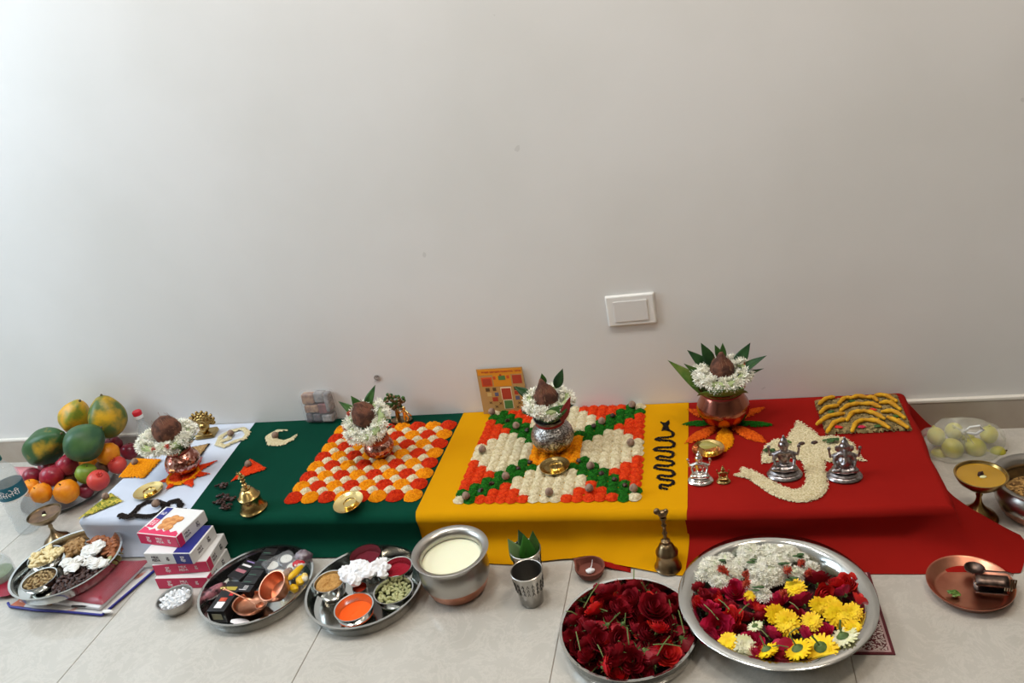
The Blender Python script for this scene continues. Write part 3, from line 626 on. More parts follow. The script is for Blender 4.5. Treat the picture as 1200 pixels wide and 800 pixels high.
# silver pot on yellow
t, P = kalash('engraved silver pot in the middle of the square rangoli', 649, 531, .056, .098, silver_p, silver)
P.z += .004
G().lathe([(.034, 0), (.037, .003), (.0375, .008), (.036, .011)], 30).build('red_thread', MATS['red_thread'], t, loc=(0, 0, .079))
yk = P.y
coconut('pointed brown coconut on the silver pot', aty(640, 466, yk), .031, .054, (.1, -.1, 0), 3)
rim_leaves(P+Vector((0, 0, .097)), .028, 7, .05, .018, leaf, 'leaf fanned out of the rim of the silver pot', .8)
garland('jasmine garland around the coconut on the silver pot', aty(641, 470, yk), .047, .040, .0185, (.25, .10, 0), 300, [], .25)
for k, (b0, b1, w_, l) in enumerate([((653, 450), (659, 433), .014, 'pointed leaf rising behind the garland on the silver pot, right'), ((637, 448), (635, 438), .010, 'small leaf tip behind the coconut on the silver pot'), ((618, 462), (603, 453), .013, 'leaf pointing left from the silver pot, in front of the card'),
     ((642, 489), (668, 474), .020, 'broad leaf hanging below the garland at the front of the silver pot'), ((648, 489), (630, 478), .018, 'leaf under the garland at the front left of the silver pot'), ((660, 488), (668, 466), .012, 'red-tinged leaf at the right of the silver pot')]):
    yy = yk+.02 if k < 3 else yk-.035; d = aty(*b1, yy)-aty(*b0, yy); put_leaf(leaf_mesh(d.length*1.35, w_, [leaf_d, leaf][k % 2] if k != 5 else mat('red_leaf', (130, 30, 30), .5), .05), aty(*b0, yy)-d*.3, d, 1.1 if k != 3 else 1.4, l)
# copper pot on red
t, P = kalash('plain dark copper pot on the red cloth', 849, 500, .066, .106, copper_d, copper_d, .74)
G().lathe([(.049, 0), (.051, .003), (.049, .006)], 30).build('red_thread', MATS['red_thread'], t, loc=(0, 0, .088))
yk = P.y
coconut('pointed brown coconut on the dark copper pot', aty(846, 434, yk), .031, .052, (.1, 0, 0), 4)
rim_leaves(P+Vector((0, 0, .104)), .038, 7, .05, .018, leaf_b, 'leaf fanned out of the rim of the dark copper pot', .7)
garland('jasmine garland around the coconut on the dark copper pot', aty(846, 437, yk), .054, .046, .019, (.2, 0, 0), 330, [2.2, .3])
for k, (b0, b1, w_, l, mm) in enumerate([((822, 452), (784, 422), .018, 'long pale leaf spreading left from the dark copper pot', leaf_b), ((823, 425), (806, 410), .013, 'dark leaf at the back left of the dark copper pot', leaf_d), ((830, 418), (822, 402), .013, 'dark leaf rising behind the left side of the right garland', leaf_d),
   ((842, 414), (838, 404), .008, 'small leaf tip behind the coconut on the dark copper pot, left', leaf), ((847, 414), (847, 402), .008, 'small leaf tip behind the coconut on the dark copper pot, right', leaf), ((868, 420), (879, 402), .014, 'dark leaf rising behind the right side of the right garland', leaf_d),
   ((876, 430), (897, 415), .014, 'dark leaf pointing right from the dark copper pot', leaf_d), ((872, 440), (894, 430), .010, 'lower leaf pointing right from the dark copper pot', leaf), ((818, 436), (801, 427), .010, 'short leaf between the long pale leaf and the garland', leaf)]):
    yy = yk+(.03 if 0 < k < 6 else 0); d = aty(*b1, yy)-aty(*b0, yy); put_leaf(leaf_mesh(d.length*1.7, w_*1.25, mm, .06), aty(*b0, yy)-d*.7, d, .8 if k < 6 else -.8, l)
def fn_cup(u, v):
    a = -2.7+2.3*u; rr = .054+.014*v; return (rr*math.cos(a), rr*math.sin(a)*.95, -.012+.035*v*math.sin(PI*u)**.7)
tag(solid(G().sheet(fn_cup, 16, 4).build('curved_leaf', leaf_b, loc=P+Vector((0, 0, .108))), .0006), 'curved olive leaf cupping the front of the garland on the dark copper pot', 'leaf')

# ---------------------------------------------------------------- vessels
def plate_bowl(g, R, h, wall, base=None, lip=.003, n=56):
    b = base or R*.85
    return g.lathe([(0, .001), (b-.004, .0005), (b, .002), (R-.001, h-.002), (R+lip, h), (R+lip, h+.0012), (R-wall, h+.0004), (b-wall*.6, .004), (b-.008, .0028), (0, .0028)], n)
def small_plate(px, py, r, label, m=gold, z=ZT, tilt=(0, 0, 0), rim_wave=True):
    P = at(px, py, z+.006); P.z = z+.001+(.012 if tilt != (0, 0, 0) else 0); t = thing('brass_plate', label, 'plate', P, tilt)
    plate_bowl(G(), r, .007, .0018, r*.84, .001, 40).build('dish', m, t, sharp=50)
    G().lathe([(0, .0), (r*.42, .0), (r*.45, .004), (r*.47, .0065), (r*.42, .006), (r*.38, .003), (0, .0028)], 24).build('lamp_cup', m, t, loc=(r*.12, -r*.05, .0028)); return t
small_plate(174, 575, .040, 'shiny brass plate with a tiny cup on the white cloth')
small_plate(410, 593, .038, 'shiny brass plate at the front edge of the green cloth', tilt=(.12, -.08, 0))
small_plate(650, 546, .037, 'shiny brass plate at the foot of the silver pot', z=ZY+.008)
sp = small_plate(830, 526, .038, 'shiny brass plate below the dark copper pot on red cloth', z=ZT+.004)
put_leaf(leaf_mesh(.046, .012, mat('olive_leaf', (150, 140, 60), .4), .05), at(819, 522, ZT+.02), (1, -.1, .05), 0, 'pale olive leaf resting in the brass plate on the red cloth', name='betel_leaf')

def lampstand(px, py, z, bx, by, rr, H, m, label, oil, oil_label, wick, py0=None):
    P = at(px, py, z); t = thing('oil_lamp', label, 'oil lamp', P)
    R = rr
    G().lathe([(0, .001), (R*.76, 0), (R*.80, .004), (R*.70, .012), (R*.44, H*.20), (R*.20, H*.32), (R*.13, H*.40), (R*.10, H*.50), (R*.14, H*.55), (R*.10, H*.60), (R*.16, H*.66)], 40).build('stem_and_foot', m, t, sharp=50)
    G().lathe([(R*.12, H*.64), (R*.5, H*.72), (R*.85, H*.86), (R*.98, H*.97), (R, H), (R*.94, H*1.0), (R*.82, H*.90), (R*.5, H*.80), (0, H*.77)], 48).build('bowl', m, t, sharp=60)
    if oil: tag(G().lathe([(0, 0), (R*.905, 0), (R*.905, -.001), (0, -.001)], 40).build('ghee_pool', oil, loc=P+Vector((0, 0, H*.955))), oil_label, 'ghee')
    if wick: tag(G().ball((0, 0, .004), (.006, .005, .007), 9, 6, warp=.6).ball((.003, -.005, .001), (.007, .005, .003), 8, 5, mi=1).build('burnt_wick', [mat('burnt_wick', (44, 16, 16), .7), mumw], loc=P+Vector((0, 0, H*.955))), wick, 'wick')
    return t
ghee = mat('ghee', (164, 122, 16), .12, c2=(178, 134, 26), scale=9, coat=.5)
lampstand(1145, 607, 0, 1148, 556, .052, .118, brass, 'brass oil lamp filled with yellow ghee right of the red cloth', ghee, 'yellow ghee filling the right brass lamp', 'burnt wick in the ghee of the right brass lamp')
lampstand(68, 634, 0, 53, 592, .046, .100, bronze, 'dull empty bronze oil lamp in front of the fruit', mat('ghee_residue', (120, 92, 66), .4, c2=(88, 64, 48), scale=30), 'brown oil residue in the left bronze lamp', 'burnt wick in the left bronze lamp')

# bells
def bell(px, py, z, R, H, m, label, lean, ball_top, cup=.42):
    P = at(px, py, z); P.y += R*.6; t = thing('hand_bell', label, 'bell', P, lean)
    bh = H*cup
    G().lathe([(R*.86, .002), (R*.98, 0), (R, .003), (R*.84, bh*.14), (R*.76, bh*.40), (R*.74, bh*.56), (R*.80, bh*.60), (R*.80, bh*.65), (R*.66, bh*.72), (R*.52, bh*.90), (R*.22, bh*1.02), (0, bh*1.03)], 36).build('bell_cup', m, t, sharp=45)
    h0 = bh*1.0; hh = H-h0
    G().lathe([(R*.2, h0), (R*.34, h0+hh*.03), (R*.34, h0+hh*.08), (R*.14, h0+hh*.13), (R*.13, h0+hh*.25), (R*.2, h0+hh*.30), (R*.13, h0+hh*.35), (R*.14, h0+hh*.5), (R*.2, h0+hh*.54), (R*.13, h0+hh*.58), (R*.16, h0+hh*.70), (R*.26, h0+hh*.74), (R*.22, h0+hh*.78), (0, h0+hh*.79)], 16).build('handle', m, t, sharp=45)
    zt = h0+hh*.80; s = hh*.12
    if ball_top: g = G().ball((0, 0, zt+s*.8), (s*.85, s*.7, s*.9), 12, 8).ball((-s*.9, 0, zt+s*1.5), (s*.6, s*.5, s*.55), 10, 6).ball((0, 0, zt+s*1.9), s*.35, 8, 5).tube([(-s*1.1, s*.3, zt+s*1.8), (-s*1.2, s*.5, zt+s*2.4)], s*.13, 5).tube([(-s*1.1, -s*.3, zt+s*1.8), (-s*1.2, -s*.5, zt+s*2.4)], s*.13, 5)
    else: g = G().ball((0, 0, zt+s*.7), (s*1.0, s*.8, s*.8), 10, 6).ball((-s*1.1, 0, zt+s*1.5), (s*.7, s*.6, s*.7), 10, 6).ball((s*.7, 0, zt+s*1.1), s*.55, 8, 5)
    g.build('seated_bull', m, t); return t
bell(293, 602, ZT, .036, .112, brass, 'brass hand bell with bull handle on the green cloth', (.0, -.03, .4), True, .56)
bell(783, 670, .004, .031, .155, bronze, 'tall slim bronze hand bell standing in front of the yellow cloth', (0, 0, .3), False)

# statues
def remesh(o, vx=.0013):
    m = o.modifiers.new('merge', 'REMESH'); m.mode = 'VOXEL'; m.voxel_size = vx; m.use_smooth_shade = True; return o
def idol(px, py, z, s, m, label, trunk=False, arms=4):
    P = at(px, py, z); t = thing('deity_figurine', label, 'figurine', P)
    G().lathe([(0, 0), (.38*s, 0), (.40*s, .03*s), (.37*s, .07*s), (.33*s, .09*s), (.34*s, .12*s), (.30*s, .16*s), (0, .16*s)], 32).build('oval_base', m, t).scale = (1, .8, 1)
    g = G()
    g.ball((0, 0, .22*s), (.29*s, .20*s, .09*s)).ball((-.17*s, -.10*s, .24*s), (.14*s, .09*s, .07*s)).ball((.17*s, -.10*s, .24*s), (.14*s, .09*s, .07*s))
    if trunk: g.ball((0, -.02*s, .42*s), (.17*s, .15*s, .17*s))
    g.ball((0, .01*s, .48*s), (.14*s, .10*s, .21*s)).ball((0, .01*s, .62*s), (.18*s, .09*s, .07*s))
    g.ball((0, 0, .78*s), (.10*s, .095*s, .11*s)).ball((0, 0, .70*s), (.055*s, .05*s, .06*s))
    g.lathe([(0, .80*s), (.11*s, .83*s), (.115*s, .87*s), (.08*s, .91*s), (.075*s, .97*s), (.035*s, 1.02*s), (.03*s, 1.07*s), (0, 1.10*s)], 14)
    for sg in (-1, 1):
        g.tube([(sg*.15*s, 0, .60*s), (sg*.23*s, -.02*s, .46*s), (sg*.19*s, -.13*s, .33*s)], [.055*s, .045*s, .035*s], 8)
        g.tube([(sg*.16*s, .03*s, .60*s), (sg*.31*s, .03*s, .54*s), (sg*.33*s, .01*s, .70*s)], [.05*s, .04*s, .03*s], 8); g.ball((sg*.33*s, .01*s, .77*s), (.05*s, .03*s, .06*s), 8, 6)
        if trunk: g.ball((sg*.14*s, .02*s, .76*s), (.08*s, .02*s, .09*s), 10, 7)
    if trunk: g.tube([(0, -.08*s, .78*s), (0, -.14*s, .66*s), (.02*s, -.17*s, .52*s), (-.05*s, -.17*s, .42*s), (-.08*s, -.15*s, .44*s)], [.05*s, .045*s, .035*s, .03*s, .025*s], 8)
    else: g.ball((0, .02*s, .80*s), (.13*s, .07*s, .08*s)).ball((-.015*s, -.09*s, .77*s), (.015*s, .02*s, .02*s), 6, 4)
    remesh(g.build('seated_figure', m, t), s*.018); return t
idol(919.5, 556, ZT, .098, silver, 'silver seated goddess figurine with four arms on the left rice ear')
idol(989.5, 558, ZT, .096, silver, 'silver seated elephant-headed deity figurine on the right rice ear', True)
t = idol(821, 563, ZT+.0, .075, silver_b, 'bright silver mother-and-child figurine in front of the brass plate on red')
idol(848, 564, ZT, .040, brass, 'tiny brass seated idol on the red cloth')
# brass many-hooded statue
P = at(243, 509, ZT); t = thing('brass_statuette', 'small brass many-hooded statuette on square base by the wall', 'figurine', P, (0, 0, .2))
bevel(G().box((0, 0, .006), (.062, .05, .012), taper=.1).build('square_base', brass, t), .0015)
g = G().ball((0, 0, .04), (.018, .014, .03)).ball((0, -.012, .03), (.012, .01, .016))
g.ball((0, .004, .052), (.026, .012, .026))
for j in range(4):
    for k in range(9):
        a = -1.7+3.4*(k+.5*(j % 2))/8; rr = .010+.0075*j; g.tube([(0, .004, .04), (rr*math.sin(a)*.9, .004-.002*j, .046+rr*math.cos(a)*.8), (rr*math.sin(a)*1.15, -.006, .048+rr*math.cos(a))], [.003, .004, .003], 6); g.ball((rr*math.sin(a)*1.15, -.010+.003*j, .05+rr*math.cos(a)*.95), (.0052, .0058, .0058), 8, 6)
remesh(g.build('hooded_figure', brass, t), .0014)
# figure statuette under a tree by the wall
P = at(471, 493, ZT); t = thing('flute_player_statuette', 'small statuette of a yellow-clad figure under a dark leafy tree', 'figurine', P)
G().lathe([(0, 0), (.028, 0), (.028, .005), (0, .006)], 20).build('base', bronze, t).scale = (1.2, .7, 1)
g = G().tube([(-.012, .004, 0), (-.010, .004, .03), (-.006, .004, .06)], [.008, .006, .004], 8)
g.build('tree_trunk', bronze, t)
for nm, m, n, s in (('tree_crown', leaf, 46, 0), ('crown_beads', bronze, 38, 1)):
    g = G()
    for k in range(n):
        a = random.random()*6.3; d = random.random()**.5; g.ball((-.006+.032*d*math.cos(a), -.002-.012*s*random.random(), .068+.028*d*math.sin(a)), (.006, .004, .006) if not s else .0042, 7, 5)
    g.build(nm, m, t)['kind'] = 'stuff'
g = G().ball((.018, -.006, .046), (.006, .005, .007)).ball((.018, -.006, .032), (.007, .005, .011)).tube([(.016, -.006, .026), (.014, -.008, .012), (.016, -.008, .002)], [.005, .004, .003], 7).tube([(.021, -.006, .026), (.026, -.006, .014), (.022, -.008, .002)], [.005, .004, .003], 7)
g.tube([(.012, -.008, .038), (.006, -.014, .034), (.004, -.014, .044)], .0025, 6).tube([(.024, -.008, .038), (.030, -.012, .034), (.038, -.008, .02)], .0025, 6)
remesh(g.build('standing_figure', gold, t), .0013)
# jaggery packet against the wall
P = at(374, 499, ZT); t = thing('plastic_packet', 'clear plastic packet of brown blocks leaning on the wall, green cloth', 'packet', P+Vector((0, .03, 0)), (-.12, 0, -.05))
pk = [mat('jaggery_%s' % n, c, .6, c2=d, scale=60, bump=.5, bdist=.003) for n, c, d in (('tan', (170, 130, 96), (130, 92, 70)), ('brown', (120, 84, 60), (90, 60, 44)), ('grey', (110, 104, 104), (150, 144, 140)), ('dark', (60, 50, 60), (84, 70, 76)), ('red', (130, 64, 60), (96, 50, 50)))]
for (x, z, sx_, sz, i) in [(-.027, .078, .042, .034, 0), (.012, .083, .034, .034, 2), (.036, .066, .018, .06, 2), (-.020, .046, .045, .026, 0), (.018, .046, .032, .034, 4), (-.034, .017, .022, .030, 3), (-.008, .016, .026, .026, 3), (.026, .014, .036, .024, 2), (-.041, .046, .008, .026, 1)]:
    bevel(G().box((x, 0, z), (sx_, .034, sz)).build('block', pk[i], t), .005, 3)
bevel(G().box((0, 0, .052), (.106, .046, .102)).build('clear_wrap', film, t), .012, 4)
# small bottle with red cap by the wall
P = at(167, 521, 0); P = Vector((aty(167, 499, -.05).x, -.05, 0)); t = thing('small_bottle', 'small clear bottle with red cap behind the left copper pot', 'bottle', P)
zc = aty(166, 484, -.05).z
G().lathe([(0, .001), (.026, 0), (.028, .004), (.028, zc*.62), (.022, zc*.74), (.012, zc*.84), (.0115, zc-.014), (.009, zc-.014), (.009, zc*.8), (.025, zc*.6), (.025, .005), (0, .004)], 28).build('body', pet, t)
G().lathe([(.0125, zc-.016), (.0145, zc-.016), (.0145, zc-.005), (.0125, zc-.005)], 24).build('white_collar', white_p, t)
G().lathe([(.0138, zc-.006), (.0142, zc+.006), (.012, zc+.009), (0, zc+.009)], 24).build('red_cap', mat('cap_red', (196, 30, 44), .4), t)
# water bottle
P = at(37, 622, 0); P.y += .012; P.x -= .012; t = thing('water_bottle', 'large clear water bottle with teal label at the left edge', 'water bottle', P)
prof = [(0, .006), (.016, .004), (.026, 0), (.034, .005)]
for k in range(8): z = .018+k*.0125; prof += [(.0368, z), (.0325, z+.006)]
prof += [(.0365, .117), (.037, .121), (.037, .178), (.0375, .182), (.036, .196), (.029, .214), (.018, .230), (.0130, .238), (.0125, .246), (.0105, .246)]
G().lathe(prof, 40).build('body', pet, t, sharp=70)
G().lathe([(0, .01), (.033, .012), (.0335, .128), (.035, .18), (.033, .192), (0, .192)], 32).build('water', clearfilm('water_body', (232, 240, 240), .95, .02), t)
teal = mat('label_teal', (14, 96, 116), .4)
G().lathe([(.0374, .122), (.0379, .122), (.0379, .166), (.0374, .166)], 48).build('label_band', teal, t)
G().lathe([(.0378, .1195), (.0382, .1195), (.0382, .1235), (.0378, .1235)], 48).build('label_edge', white_p, t)
me = text_mesh('बिसलेरी', .024, .0001); me.materials.clear(); me.materials.append(ink_w)
for v in me.vertices:
    a = v.co.x/.038; y = v.co.y; zz = v.co.z; a0 = -1.0; v.co = ((.0382+zz)*math.cos(a0+a-.1), (.0382+zz)*math.sin(a0+a-.1), .143+y)
put('lettering', me, t)
G().lathe([(.0135, .240), (.0148, .241), (.0148, .258), (.013, .261), (0, .261)], 24).build('cap', mat('cap_teal', (10, 84, 84), .4), t)

# ---------------------------------------------------------------- fruit pile
pt = mat('tray_steel', (150, 150, 150), .3, 1)
P = at(92, 566, 0); t = thing('fruit_tray', 'wide shallow steel tray under the fruit pile', 'tray', (-2.04, -.19, 0)); plate_bowl(G(), .135, .012, .002, .12).build('dish', pt, t)
t['label'] = 'wide shallow steel tray under the fruit pile'
tag(solid(G().sheet(lambda u, v: at(16+(24-4*v)*u+22*v, 547+40*v, .003+.001*math.sin(u*6+v*4)), 8, 8).build('pink_cloth', mat('pink_cloth', (214, 140, 146), .8)), .001), 'pale pink cloth under the left of the fruit pile', 'cloth')
def papaya_mat(n, a, b, sc, lo_, hi_): return mat(n, a, .42, c2=b, scale=sc, lo=lo_, hi=hi_, bump=.05, bscale=60)
def papaya(label, c, L, R, axis, m, seed, scl=1):
    t = thing('papaya', label, 'papaya', c); x = Vector(axis).normalized()
    q = x.to_track_quat('Z', 'Y').to_matrix().to_4x4(); g = G(); prof = []
    for k in range(17):
        s = k/16; r = R*(math.sin(PI*s**.86))**.62 if 0 < s < 1 else 0; prof.append((r, (s-.5)*L))
    g.lathe(prof, 30, T=q)
    xx = q.to_3x3() @ Vector((1, 0, 0)); yy = q.to_3x3() @ Vector((0, 1, 0)); nv = []
    for p in g.v:
        p = Vector(p); a = math.atan2(p.dot(yy), p.dot(xx)); ax = p.dot(x); rad = p-x*ax
        nv.append(tuple(x*ax+rad*(1+.055*math.cos(5*a+seed)+.03*noise.noise(p*14+Vector((seed, 0, 0))))))
    g.v = nv; g.build('skin', m, t, sharp=80)
    G().lathe([(0, 0), (.006, 0), (.004, .006), (.002, .009), (0, .009)], 10, T=Matrix.Translation(x*(L*.5-.006)) @ q).build('stem_stub', mat('stem_brown', (96, 84, 56), .8) if 'stem_brown' not in MATS else MATS['stem_brown'], t)
    return t
pg = papaya_mat('papaya_green', (44, 84, 40), (196, 150, 30), 13, .54, .70); pg2 = papaya_mat('papaya_deep_green', (46, 86, 56), (78, 112, 60), 14, .45, .7)
py_ = papaya_mat('papaya_yellow', (214, 158, 30), (120, 132, 40), 22, .42, .62); pyg = papaya_mat('papaya_mixed', (76, 100, 40), (206, 158, 28), 17, .42, .62)
papaya('green papaya with a yellow patch at the left of the fruit pile', aty(54, 522, -.17), .170, .056, (.85, .05, .45), pg, 1)
papaya('deep green papaya in the middle of the fruit pile', aty(99, 518, -.19), .128, .057, (.55, .55, .35), pg2, 2)
papaya('narrow yellow-orange papaya at the back of the fruit pile', aty(88, 487, -.07), .125, .046, (.5, .1, .7), py_, 3)
papaya('tall yellow-green papaya leaning on the wall', aty(125, 488, -.085), .146, .056, (.05, .15, 1), pyg, 4)
apm = mat('apple_red', (150, 32, 52), .28, c2=(184, 70, 76), scale=30, lo=.5, hi=.7); plm = mat('dark_red_fruit', (112, 24, 44), .3, c2=(140, 40, 56), scale=30)
orm = mat('orange_peel', (238, 150, 22), .4, c2=(230, 132, 14), scale=60, bump=.3, bscale=500, bdist=.0005); lim = mat('lime_green', (104, 132, 36), .4, c2=(126, 148, 50), scale=30, bump=.2, bscale=400)
pom = mat('pomegranate', (212, 74, 62), .4, c2=(190, 50, 54), scale=20, lo=.4, hi=.7); brn = mat('brown_fruit', (110, 72, 40), .6, c2=(84, 54, 34), scale=30)
def fruit(name, label, px, py, y, r, m, crown=False):
    t = thing(name, label, name.replace('_', ' '), aty(px, py, y), (random.uniform(-.5, .5), random.uniform(-.5, .5), random.random()*6))
    G().lathe([(0, -r*.84), (r*.3, -r*.9), (r*.7, -r*.66), (r*.97, -r*.15), (r, .12*r), (r*.86, .58*r), (r*.5, .88*r), (r*.22, .90*r), (0, .80*r)], 24).build('skin', m, t, sharp=80)
    if crown:
        g = G()
        for k in range(6): a = k*PI/3; g.tube([(r*.12*math.cos(a), r*.12*math.sin(a), r*.8), (r*.26*math.cos(a), r*.26*math.sin(a), r*1.12)], [r*.10, r*.02], 5)
        g.build('crown', m, t)
    else: G().tube([(0, 0, r*.78), (r*.05, 0, r*1.0)], r*.05, 6).build('stalk', MATS['stem_brown'], t)
    return t
fruit('apple', 'small dark red apple at the left front of the fruit pile', 37.5, 558, -.25, .027, plm)
fruit('apple', 'large shiny red apple above the front oranges', 61, 558, -.255, .035, apm)
fruit('apple', 'red apple tucked under the deep green papaya', 79, 545, -.21, .034, apm)
fruit('orange', 'leftmost orange beside the water bottle', 36, 572, -.29, .028, orm)
fruit('orange', 'orange just behind the bronze lamp bowl', 49, 578, -.31, .031, orm)
fruit('orange', 'largest front orange right of the bronze lamp bowl', 78.5, 576, -.29, .037, orm)
fruit('sweet_lime', 'green sweet lime in the fruit pile', 101, 555, -.235, .032, lim)
fruit('pomegranate', 'bright red pomegranate by the white cloth edge', 115, 563, -.265, .032, pom, True)
fruit('pomegranate', 'salmon-red pomegranate right of the orange, behind', 138, 545, -.155, .028, pom, True)
fruit('orange', 'yellow orange under the tall papaya', 127, 532, -.14, .036, orm)
fruit('apple', 'dark plum-red apple at the right end of the pile by the wall', 152, 529, -.07, .029, plm)
fruit('apple', 'dark red apple half hidden beneath the front pomegranate', 101, 575, -.25, .024, plm)
fruit('brown_fruit', 'brown round fruit in the gap right of the green sweet lime', 120, 548, -.16, .023, brn)
fruit('brown_fruit', 'brown fruit in the gap below the large red apple', 82, 562, -.22, .022, brn)
fruit('apple', 'dark red apple in shadow between the papayas', 133, 522, -.07, .030, plm)
fruit('apple', 'red apple hidden low under the left papaya', 58, 548, -.15, .034, plm)
fruit('orange', 'orange hidden low behind the lime', 104, 545, -.13, .034, orm)

# ---------------------------------------------------------------- floor plates
def steel_plate(label, x, y, R, h, z=0, m=steel, base=.93, lip=.002):
    t = thing('steel_plate', label, 'plate', (x, y, z)); plate_bowl(G(), R, h, .0035, R*base, lip).build('dish', m, t, sharp=50); return t
def bowl(label, P, r, h, m=steel, name='steel_bowl', inner=None, tilt=(0, 0, 0)):
    t = thing(name, label, 'bowl', P, tilt)
    G().lathe([(0, .001), (r*.68, 0), (r*.74, .002), (r*.96, h*.6), (r, h), (r*1.03, h), (r*1.03, h+.001), (r*.96, h+.0005), (r*.92, h*.6), (r*.70, .003), (0, .0028)], 36).build('body', m, t, sharp=50); return t
def heap(name, label, cat, P, r, h, m, n=20, jitter=.12, rings=8, dome=.4):
    g = G(); vs = [(0, 0, h)]
    for i in range(1, rings+1):
        q = i/rings
        for k in range(n):
            a = 2*PI*k/n; vs.append((r*q*math.cos(a), r*q*math.sin(a), h*(1-dome*q*q)+(random.uniform(-1, 1)*jitter*h if i < rings else -h*.3)))
    fs = [(0, 1+k, 1+(k+1) % n) for k in range(n)]
    for i in range(rings-1): fs += [(1+i*n+k, 1+(i+1)*n+k, 1+(i+1)*n+(k+1) % n, 1+i*n+(k+1) % n) for k in range(n)]
    o = g.add(vs, fs).build(name, m, loc=P, sharp=35); return tag(o, label, cat, kind='stuff')
# spice plate
ZB = .003
sp_ = steel_plate('round steel plate holding the spice bowls and cotton', -.836, -.633, .137, .034)
def sbowl(px, py, r, zr, what, wl, m, fill=.75, dome=.3, bm=steel):
    P = at(px, py, zr); P.z = ZB; b = bowl('steel bowl holding '+wl+' on the spice plate', P, r, zr-ZB, bm)
    if what: heap(what, wl+' filling its small steel bowl on the spice plate', what.replace('_', ' '), P+Vector((0, 0, (zr-ZB)*fill*.55)), r*.92, (zr-ZB)*fill*.45, m, dome=dome)
    return P
sbowl(386, 681, .037, .046, 'sandalwood_powder', 'tan coarse powder', mat('tan_powder', (196, 150, 84), .9, c2=(170, 122, 62), scale=400, tex='voronoi', bump=.5, lo=.1, hi=.9), 1.0, -.0)
sbowl(428, 650, .040, .044, 'maroon_powder', 'maroon powder', mat('maroon_powder', (104, 12, 32), .9, bump=.3, bscale=300), .7)
sbowl(465.5, 664, .035, .046, 'red_kumkum', 'crimson kumkum powder', mat('kumkum', (150, 4, 34), .9, bump=.4, bscale=200), .8)
sbowl(414.5, 711, .044, .036, 'orange_powder', 'bright orange powder', mat('orange_powder', (250, 92, 10), .9, bump=.4, bscale=200), .55)
Pc = sbowl(461, 691, .045, .038, None, 'green cardamom pods', None)
sbowl(421.5, 688, .017, .030, 'red_powder', 'a little orange-red powder', mat('vermilion_powder', (226, 62, 24), .9), .7)
cards = mat('cardamom_green', (186, 184, 134), .7, c2=(140, 144, 88), scale=70, bump=.4)
cme = G().tube([(-.007, 0, 0), (-.004, 0, 0), (0, 0, 0), (.004, 0, 0), (.007, 0, 0)], [.0008, .0034, .0043, .0032, .0007], 6).mesh('cardamom_pod', cards)
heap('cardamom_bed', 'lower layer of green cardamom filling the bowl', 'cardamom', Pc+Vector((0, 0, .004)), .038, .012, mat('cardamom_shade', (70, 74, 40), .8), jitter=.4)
def scatter(me, name, label, cat, group, n, inside, zf, rx=.3, sc=(.85, 1.15)):
    k = 0; tries = 0
    while k < n and tries < 9000:
        tries += 1; q = inside()
        if q is None: continue
        o = put(name, me if not isinstance(me, list) else random.choice(me), None, (q[0], q[1], zf(q[0], q[1])), (random.uniform(-rx, rx), random.uniform(-rx, rx), random.random()*6.3), random.uniform(*sc))
        tag(o, label, cat, group); k += 1
def disc(c, r, sep=.0):
    used = []
    def f():
        a = random.random()*6.3; d = r*math.sqrt(random.random()); p = (c[0]+d*math.cos(a), c[1]+d*math.sin(a))
        if any((p[0]-u[0])**2+(p[1]-u[1])**2 < sep*sep for u in used): return None
        used.append(p); return p
    return f
scatter(cme, 'cardamom_pod', 'green cardamom pod heaped in the cardamom bowl', 'cardamom pod', 'cardamom pods in the steel bowl', 60, disc(Pc, .036, .006), lambda x, y: ZB+.0215+.006*random.random(), .6)
# cotton
P = at(426, 669, .058); g = G()
for k in range(40):
    a = random.random()*6.3; d = random.random(); x = .062*d*math.cos(a); y = .036*d*math.sin(a)+.02*x
    g.ball((x, y, .008+.008*(1-d)*random.random()), (.014, .012, .009), 10, 7, warp=.6, seed=k)
g.v = [tuple(Vector(p)+Vector((.0025*noise.noise(Vector(p)*300), .002*noise.noise(Vector(p)*260+Vector((5,0,0))), .006*noise.noise(Vector(p)*200)))) for p in g.v]
o = g.build('cotton_wool', mat('cotton', (240, 240, 242), .95), loc=P-Vector((0, 0, .010)), rot=(0, 0, .25)); tag(remesh(o, .0014), 'white tuft of cotton wool lying over the spice bowls', 'cotton')
# milk pot
PM = at(527, 644, .112); PMX, PMY = PM.x, PM.y
def pot(label, x, y, s, zs=1.0):
    t = thing('cooking_pot', label, 'pot', (x, y, 0)); t.scale = (1, 1, zs)
    G().lathe([(.0762*s, .045*s), (.0780*s, .052*s), (.080*s, .066*s), (.079*s, .088*s), (.072*s, .104*s), (.069*s, .112*s), (.072*s, .124*s), (.087*s, .131*s), (.088*s, .133*s), (.086*s, .134*s), (.074*s, .128*s), (.067*s, .114*s), (.070*s, .102*s), (.077*s, .086*s), (.074*s, .05*s), (.05*s, .02*s), (0, .018*s)], 56).build('steel_body', steel2, t, sharp=60)
    G().lathe([(0, 0), (.05*s, 0), (.060*s, .006*s), (.067*s, .016*s), (.0765*s, .046*s), (.0745*s, .048*s), (.05*s, .012*s), (0, .01*s)], 56).build('copper_base', copper, t, sharp=60); return t
pot('steel and copper pot of milk in front of the yellow cloth', PMX, PMY, 1.0, .84)
mk = mat('milk', (240, 236, 206), .25, sss=.1); tag(G().lathe([(0, .0), (.0695, 0), (.0695, -.002), (0, -.002)], 44).build('milk', mk, loc=(PMX, PMY, .086)), 'pale creamy milk filling the steel and copper pot', 'milk')
P = at(1221, 561, .088); pot('large steel and copper pot of grain at the right edge', P.x, P.y, 1.08, .63)
